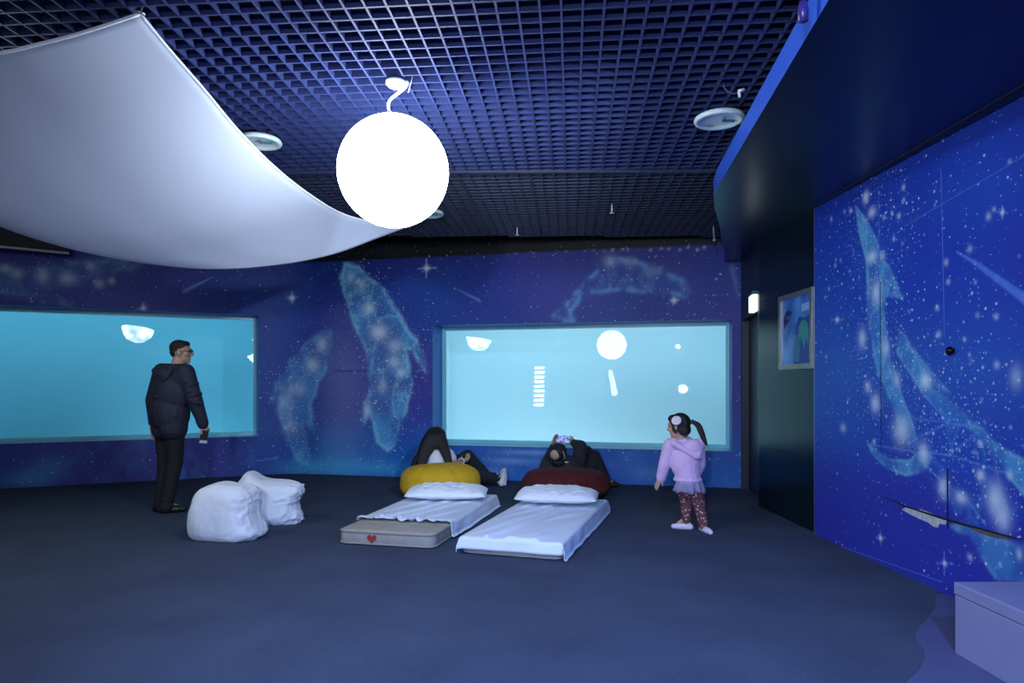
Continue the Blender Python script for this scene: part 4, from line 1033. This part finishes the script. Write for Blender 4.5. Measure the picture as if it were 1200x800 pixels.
m_sneak = mat('pale pink shoe', lin(220,205,225), .6)
for s in (-1,1):
    mb = MB(); tv = Vector((-.9,.35,0)) if s < 0 else Vector((.15,-.6,0)); shoe(mb, an[s]-Vector((0,0,.02)), an[s]+tv, .72, zf=0.0 if s < 0 else 0.0); mb.build('shoe', m_sneak, girl, remesh=.005, smooth_it=2)

# ---------- woman by the yellow bean bag
base = P(515, 0, 8.2); base.z = 0
wom = person('long haired woman in a white top leaning on the yellow bean bag', base)
K = lambda px, py, D: P(px, py, D)
pel = Vector((-.86,8.14,.15)); chest = K(512,541,8.12); neck = K(510,524,8.14); hc = K(512,513.5,8.18); hf = Vector((.35,.9,-.25))
sh = {-1: K(494,530,8.14), 1: K(526,531,8.18)}; el = {-1: K(486,545,8.2), 1: K(533,541,8.25)}; wr_ = {-1: K(492,551,8.38), 1: K(541,541,8.36)}
hip = {-1: pel+Vector((-.05,.10,.0)), 1: pel+Vector((.10,.0,.0))}
kn_ = {-1: K(548,534,8.55), 1: Vector((-.42,8.20,.16))}; an = {-1: Vector((-.30,8.68,.085)), 1: K(586,560,8.32)}
mb = MB(); B, Q = head(mb, hc, hf, s=.98)
mb.cap(neck-Vector((0,0,.04)), .05, hc-Vector((0,0,.06)), .046); mb.chain([pel, chest, neck-Vector((0,0,.04))], [.12,.105,.06])
for s in (-1,1):
    mb.cap(chest, .09, sh[s], .042); mb.chain([sh[s], el[s], wr_[s]], [.040,.034,.024]); mb.chain([hip[s], kn_[s], an[s]], [.085,.055,.036])
d = (an[1]-kn_[1]).normalized(); mb.cap(an[1], .034, an[1]+Vector((.02,.01,.05)), .026); mb.cap(an[-1], .034, an[-1]+Vector((.09,.04,-.045)), .026)
hand(mb, wr_[1], (.5,.6,.25), (.2,-.3,.9), 1, .7, .9); hand(mb, wr_[-1], (.6,.7,-.1), (0,0,-1), 1, .5, .9)
mb.build('body', M_skin, wom, remesh=VOX, smooth_it=2); eyes(wom, B, Q, .98)
m_top = mat('white cotton top', (.72,.74,.80), .85, bump=.3, bscale=20)
mb = MB(); mb.cap(pel+Vector((0,0,.02)), .145, chest, .135); mb.ell(chest+Vector((0,.0,.05)), (.16,.115,.12)); mb.cap(sh[-1], .055, sh[1], .055)
for s in (-1,1): mb.cap(sh[s], .058, sh[s].lerp(el[s],.55), .054)
mb.build('top', m_top, wom, remesh=.006, smooth_it=3)
mb = MB(); mb.ell(Q(0,-.018,.028), (.118,.118,.116), B); mb.ell(Q(0,-.06,-.05), (.125,.075,.10), B)
lock = lambda pts, rs: mb.chain(pts, rs)
lock([K(507,508,8.13),K(501,518,8.06),K(497,530,8.02),K(494,541,7.98)], [.075,.078,.080,.070]); lock([K(502,516,8.1),K(494,532,8.04),K(485,545,8.00)], [.06,.065,.035]); lock([K(490,538,8.0),K(486,545,7.99)], [.06,.045])
lock([K(508,512,8.08),K(503,526,8.03),K(501,534,7.99)], [.07,.06,.03])
lock([K(516,508,8.12),K(519,519,8.06),K(523,531,8.02),K(526,543,7.98)], [.060,.062,.055,.045]); lock([K(513,512,8.09),K(518,523,8.02),K(522,536,7.98)], [.07,.055,.03]); lock([K(512,514,8.07),K(511,521,8.03)], [.085,.055])
mb.build('hair', M_hair, wom, remesh=.007, smooth_it=3)
mb = MB()
for s in (-1,1): mb.chain([hip[s], kn_[s], an[s].lerp(kn_[s],.06)], [.105,.080,.056])
mb.cap(pel, .135, pel+Vector((.03,.05,0)), .13)
mb.build('trousers', mat('dark grey trousers', (.012,.016,.024), .85), wom, remesh=.007, smooth_it=3)
m_wsh = mat('white trainer', (.70,.72,.76), .6)
a = K(589,559,8.30)
mb = MB(); mb.cap(a+Vector((-.012,0,-.072)), .040, a+Vector((.004,.01,.01)), .040); mb.cap(a+Vector((.004,.01,.01)), .040, a+Vector((.012,.02,.080)), .026); mb.cap(a+Vector((-.055,0,-.035)), .036, a+Vector((-.01,0,-.02)), .040); mb.cap(a+Vector((-.06,-.01,-.01)), .016, a+Vector((-.085,-.015,.035)), .008); mb.cap(a+Vector((-.05,-.02,.0)), .014, a+Vector((-.066,-.03,.055)), .007)
mb.build('shoe', m_wsh, wom, remesh=.005, smooth_it=2)
mb = MB(); mb.cap(a+Vector((.028,.005,-.085)), .018, a+Vector((.038,.02,.01)), .018); mb.cap(a+Vector((.038,.02,.01)), .018, a+Vector((.030,.03,.095)), .014); mb.build('shoe_sole', mat('pale sole', (.6,.62,.68), .6), wom)
mb = MB()
for k in range(4): mb.tube([a+Vector((-.055+.01*k,-.03,.0+.025*k)), a+Vector((-.035+.01*k,-.05,.012+.025*k)), a+Vector((.0+.008*k,-.045,.02+.025*k))], .006, 6)
mb.build('shoe_laces', m_wsh, wom)
mb = MB(); shoe(mb, an[-1]-Vector((0,0,.02)), an[-1]+Vector((.6,.3,0)), .92); mb.build('shoe', m_wsh, wom, remesh=.006, smooth_it=2)
c = K(540.5,540.5,8.33); ring = [c+Vector((.034*math.cos(a), .012*math.cos(a), .040*math.sin(a))) for a in [2*math.pi*k/24 for k in range(25)]]
MB().tube(ring, .008, 8).build('bracelet', mat('white bangle', (.75,.76,.78), .4), wom)

# ---------- man by the red bean bag holding up a phone
base = P(660, 0, 8.1); base.z = 0
m2 = person('man in black with a cap lying on the red bean bag holding up a phone', base)
hc = K(655,534,7.93); hf = Vector((.12,.90,.30)); up = Vector((-.05,-.35,.92))
neck = K(660,545,7.95); chest = Vector((.66,8.02,.27)); pel = Vector((.82,8.20,.14))
sh = {-1: K(640,551,8.0), 1: K(678,548,8.0)}; el = {-1: K(641,545,8.28), 1: K(681,524,8.16)}; wr_ = {-1: K(649,525,8.40), 1: K(674,520,8.42)}
hip = {-1: pel+Vector((-.06,.10,0)), 1: pel+Vector((.09,-.02,0))}; kn_ = {-1: K(688,531,8.42), 1: K(697,536,8.28)}; an = {-1: Vector((1.12,8.44,.085)), 1: Vector((1.14,8.24,.085))}
mb = MB(); B, Q = head(mb, hc, hf, up, s=1.12)
mb.cap(neck, .056, hc-up*.06, .052); mb.chain([pel, chest, neck], [.13,.13,.06])
for s in (-1,1):
    mb.cap(chest, .10, sh[s], .05); mb.chain([sh[s], el[s], wr_[s]], [.046,.040,.027]); mb.chain([hip[s], kn_[s], an[s]], [.09,.058,.038]); mb.cap(an[s], .036, an[s]+Vector((.12,.02,-.045)), .026)
hand(mb, wr_[1], (-.75,.25,.35), (-.3,-.9,0), -1, .5); hand(mb, wr_[-1], (.12,.25,1), (.8,-.6,0), 1, .5)
mb.build('body', M_skin, m2, remesh=VOX, smooth_it=2); eyes(m2, B, Q, 1.12)
m_blk = mat('black cotton', (.012,.013,.018), .85, bump=.3, bscale=18)
mb = MB(); mb.ell(chest+Vector((0,0,.0)), (.20,.17,.15)); mb.cap(chest, .155, pel, .145); mb.cap(sh[-1], .08, sh[1], .08); mb.cap(chest+Vector((-.02,-.03,.03)), .12, neck-up*.03, .075)
for s in (-1,1): mb.chain([sh[s], el[s], wr_[s]], [.085,.080,.052])
mb.build('pullover', mat('charcoal pullover', (.022,.022,.030), .9, bump=.3, bscale=18), m2, remesh=.007, smooth_it=3)
mb = MB()
for s in (-1,1): mb.chain([hip[s], kn_[s], an[s]], [.115,.088,.066])
mb.cap(pel, .14, pel+Vector((.03,.03,0)), .14); mb.build('trousers', m_blk, m2, remesh=.007, smooth_it=3)
for s in (-1,1):
    mb = MB(); shoe(mb, an[s]-Vector((0,0,.02)), an[s]+Vector((1,.1,0)), 1.0); mb.build('shoe', mat('dark brown shoe', (.03,.016,.012), .5), m2, remesh=.006, smooth_it=2)
mb = MB(); mb.ell(Q(0,-.018,.020), (.097,.110,.102), B); mb.ell(Q(0,-.055,-.05), (.085,.06,.07), B); mb.build('hair', M_hair, m2, remesh=.006, smooth_it=2)
mb = MB(); mb.ell(Q(0,-.014,.052), (.101,.116,.092), B); mb.build('cap', mat('black cap', (.012,.012,.014), .8), m2)
mb = MB(); mb.ell(Q(-.024,-.085,.042), (.064,.046,.064), B); mb.build('cap_patch', mat('beige cap panel', (.42,.33,.27), .8), m2)['label'] = 'beige rear panel of the cap'
ring = [Q(.088*math.cos(a), -.016+.104*math.sin(a), .0+.01*math.sin(a)) for a in [math.radians(x) for x in range(-150,61,10)]]; 
ring = [Q(.050+.02*math.cos(a), -.085+.03*math.cos(a)*-1, .035+.045*math.sin(a)) for a in [math.radians(x) for x in range(-60,150,10)]]
MB().tube(ring, .006, 8).build('cap_strap', mat('tan strap', (.40,.34,.30), .7), m2)
cn = neck+Vector((0,-.01,-.0)); ring = [cn+Vector((.085*math.cos(a), .075*math.sin(a), .015-.022*math.sin(-a)*-1)) for a in [math.radians(x) for x in range(190,351,10)]]
MB().tube(ring, .011, 8).build('collar', mat('pale collar', (.50,.48,.48), .8), m2)
pc = K(661.5,515.5,8.40); vdir = Vector((pc.x, pc.y, pc.z-EYE)).normalized(); Bp = basis(vdir, (.05,0,1)).to_4x4(); Mp = Matrix.Translation(pc) @ Bp
ph = thing('mobile_phone', 'phone with a lit blue screen held up before the right window', 'phone', pc-Vector((0,0,.04)))
mb = MB(); mb.box((-.080,-.004,-.040), (.080,.006,.040), Mp); mb.build('case', mat('phone black', (.012,.012,.015), .3), ph, smooth=False)
def scr():
    m = bpy.data.materials.new('lit phone screen'); m.use_nodes = True; n = m.node_tree.nodes; l = m.node_tree.links; b = n['Principled BSDF']; b.inputs['Base Color'].default_value = (.02,.02,.03,1)
    tc = n.new('ShaderNodeTexCoord'); w = n.new('ShaderNodeTexNoise'); w.inputs['Scale'].default_value = 30; l.new(tc.outputs['Object'], w.inputs['Vector'])
    r = n.new('ShaderNodeValToRGB'); r.color_ramp.elements[0].position = .42; r.color_ramp.elements[1].position = .58; r.color_ramp.elements[0].color = (.06,.08,.55,1); r.color_ramp.elements[1].color = (.45,.50,1,1)
    l.new(w.outputs['Fac'], r.inputs[0]); l.new(r.outputs[0], b.inputs['Emission Color']); b.inputs['Emission Strength'].default_value = 1.0; return m
mb = MB(); mb.box((-.074,-.0055,-.035), (.070,-.004,.035), Mp); mb.build('screen', scr(), ph, smooth=False)

m2.location.y += .09; ph.location.y += .09      # settle him against the back of the bag
# ================================================================== framed picture
pf = thing('framed_picture', 'silver framed blue ocean picture on the dark panel wall', 'picture', (2.555,6.13,1.40))
fx = lambda y: 2.57-.015*(y-5.73)-.004
def slab(y0, y1, z0, z1, d0, d1):
    vs = [(fx(y)-dx, y, z) for dx in (d0, d1) for y, z in ((y0,z0),(y1,z0),(y1,z1),(y0,z1))]
    return MB().add(vs, [(0,1,2,3),(7,6,5,4),(0,4,5,1),(1,5,6,2),(2,6,7,3),(3,7,4,0)])
ya_, yb_, za_, zb_ = 5.775, 6.48, 1.395, 2.085; fw_ = .045
m_frm = mat('aged silver frame', (.42,.38,.32), .35, .8, var=.4, vscale=18)
mb = MB()
for a_ in ((ya_,yb_,za_,za_+fw_),(ya_,yb_,zb_-fw_,zb_),(ya_,ya_+fw_,za_+fw_,zb_-fw_),(yb_-fw_,yb_,za_+fw_,zb_-fw_)):
    q = slab(*a_, 0, .030); mb.add(q.v, q.f)
mb.build('frame', m_frm, pf, smooth=False)
def pic():
    m = bpy.data.materials.new('ocean print'); m.use_nodes = True; n = m.node_tree.nodes; l = m.node_tree.links; b = n['Principled BSDF']; b.inputs['Roughness'].default_value = .3
    tc = n.new('ShaderNodeTexCoord'); t = n.new('ShaderNodeTexNoise'); t.inputs['Scale'].default_value = 4; t.inputs['Detail'].default_value = 5; l.new(tc.outputs['Object'], t.inputs['Vector'])
    r = n.new('ShaderNodeValToRGB'); r.color_ramp.elements[0].position = .35; r.color_ramp.elements[1].position = .62; r.color_ramp.elements[0].color = (*lin(40,90,185),1); r.color_ramp.elements[1].color = (*lin(105,170,245),1)
    l.new(t.outputs['Fac'], r.inputs[0]); l.new(r.outputs[0], b.inputs['Base Color']); return m
slab(ya_+fw_, yb_-fw_, za_+fw_, zb_-fw_, .004, .014).build('print', pic(), pf, smooth=False)
def shape(pts, d, m, nm):        # pts in 0..1 (u from far/left edge, v from bottom)
    Yv = lambda u: (yb_-fw_)-(yb_-ya_-2*fw_)*u; Zv = lambda v: za_+fw_+(zb_-za_-2*fw_)*v; n_ = len(pts)
    vs = [(fx(Yv(u))-.0145-d, Yv(u), Zv(v)) for u, v in pts]; MB().add(vs, [tuple(range(n_))]).build(nm, m, pf, smooth=False)
cir = lambda cx, cy, rx_, ry_, a0=0, a1=360: [(cx+rx_*math.cos(math.radians(a)), cy+ry_*math.sin(math.radians(a))) for a in range(a0, a1, 12)]
shape([(.45,0),(1,0),(1,.72),(.80,.66),(.62,.70),(.50,.55)], .000, mat('print deep blue', lin(20,60,150), .4), 'printed_sea')
shape(cir(.76,.48,.16,.16,0,181)+[(.60,.40),(.64,.22),(.70,.40),(.78,.2),(.84,.38),(.92,.25)], .001, mat('print teal', lin(60,150,150), .4), 'printed_jelly')
shape([(.40,.05),(.62,.03),(.68,.30),(.58,.45),(.48,.40),(.42,.22)], .001, mat('print pale teal', lin(50,120,165), .4), 'printed_rock')
shape(cir(.25,.76,.13,.07)+[(.2,.62),(.1,.55),(.08,.7)], .001, mat('print navy', lin(18,35,90), .4), 'printed_fish')
shape([(.70,.76),(.97,.78),(.97,.88),(.70,.87)], .001, mat('print label', lin(150,195,245), .4), 'printed_caption')

# ================================================================== light sources behind the camera, mirrored in the right window; then unseen spots
lb = thing('light_column', 'louvred white light column seen as a striped reflection in the right window', 'lamp', (-5.2,-1.6,0))
mb = MB(); mb.box((-5.45,-1.75,.0),(-4.95,-1.55,2.9)); mb.build('housing', M_dark, lb, smooth=False)
mb = MB()
for k in range(9): mb.box((-5.39+.03*random.random(),-1.55,1.38+.145*k),(-5.01-.03*random.random(),-1.53,1.38+.145*k+.085))
mb.build('louvre', mat('louvre light', (.9,.9,.9), .5, emit=(.95,.98,1), es=26), lb, smooth=False)
fl_ = thing('floor_lamp', 'slim leaning white lamp seen as a small streak reflected in the right window', 'lamp', (-2.6,-1.2,0))
mb = MB(); mb.tube([(-2.6,-1.2,.02),(-2.55,-1.2,1.75)], .015, 8); mb.lathe([(.14,0),(.14,.02),(.02,.03)], (-2.6,-1.2,0), 20); mb.build('stand', M_dark, fl_)
MB().box((-2.86,-1.32,1.5),(-2.84,.15,2.6)).build('reflection_block', M_dark, fl_, smooth=False)  # unseen plate added to keep this lamp out of the left pane
mb = MB(); mb.chain([(-2.55,-1.2,1.75),(-2.68,-1.2,2.35)], [.09,.07]); mb.build('shade', mat('slim lamp glow', (.9,.9,.9), .5, emit=(1,1,1), es=16), fl_)

def spot(name, loc, tgt, e, col, size, blend=.6, rad=.15):
    d = bpy.data.lights.new(name, 'SPOT'); d.energy = e; d.color = col; d.spot_size = math.radians(size); d.spot_blend = blend; d.shadow_soft_size = rad
    o = bpy.data.objects.new(name, d); COL.objects.link(o); o.location = loc; o.rotation_euler = (Vector(tgt)-Vector(loc)).to_track_quat('-Z','Y').to_euler(); return o
spot('front_fill_spot', (-.6,-1.4,1.85), (.2,5.6,.4), 560, (.66,.78,1.0), 80, 1, .10)  # added unseen fill over beds, people and back wall
spot('sail_fill_spot', (-1.9,.3,.4), (-3.0,3.9,2.5), 62, (.72,.82,1.0), 46, 1, .05)  # added unseen uplight that brightens the sail underside
spot('back_wall_fill_spot', (1.05,2.3,2.55), (-1.5,9.3,1.5), 430, (.72,.86,1.0), 54, 1, .05)  # added unseen wash that lifts the whites of the back mural
spot('blue_wall_spot', (-.3,.2,2.85), (2.6,4.0,1.3), 330, (.60,.74,1.0), 75, 1, .04)
spot('violet_ceiling_spot', (.4,1.2,1.6), (.12,4.7,3.0), 16, (.30,.16,1.0), 22, .9, .04)
spot('blue_floor_spot', (.6,-.6,2.85), (.2,2.3,0), 1500, (.20,.38,1.0), 72, 1, .06)

# ================================================================== world, camera, view
w = bpy.data.worlds.new('World'); S.world = w; w.use_nodes = True
w.node_tree.nodes['Background'].inputs[0].default_value = (.01,.02,.06,1); w.node_tree.nodes['Background'].inputs[1].default_value = .3
cam = bpy.data.cameras.new('camera'); co = bpy.data.objects.new('camera', cam); COL.objects.link(co)
co.location = (0,0,EYE); co.rotation_euler = (math.pi/2,0,0); cam.sensor_width = 36; cam.lens = 24; cam.shift_y = 50/1200; cam.clip_start = .05
S.camera = co
S.view_settings.view_transform = 'Standard'; S.view_settings.look = 'None'; S.view_settings.exposure = 0; S.view_settings.gamma = 1; S.view_settings.use_curve_mapping = False
S.cycles.use_denoising = True; S.cycles.max_bounces = 8; S.cycles.diffuse_bounces = 5; S.cycles.transparent_max_bounces = 16
S.cycles.sample_clamp_indirect = 8
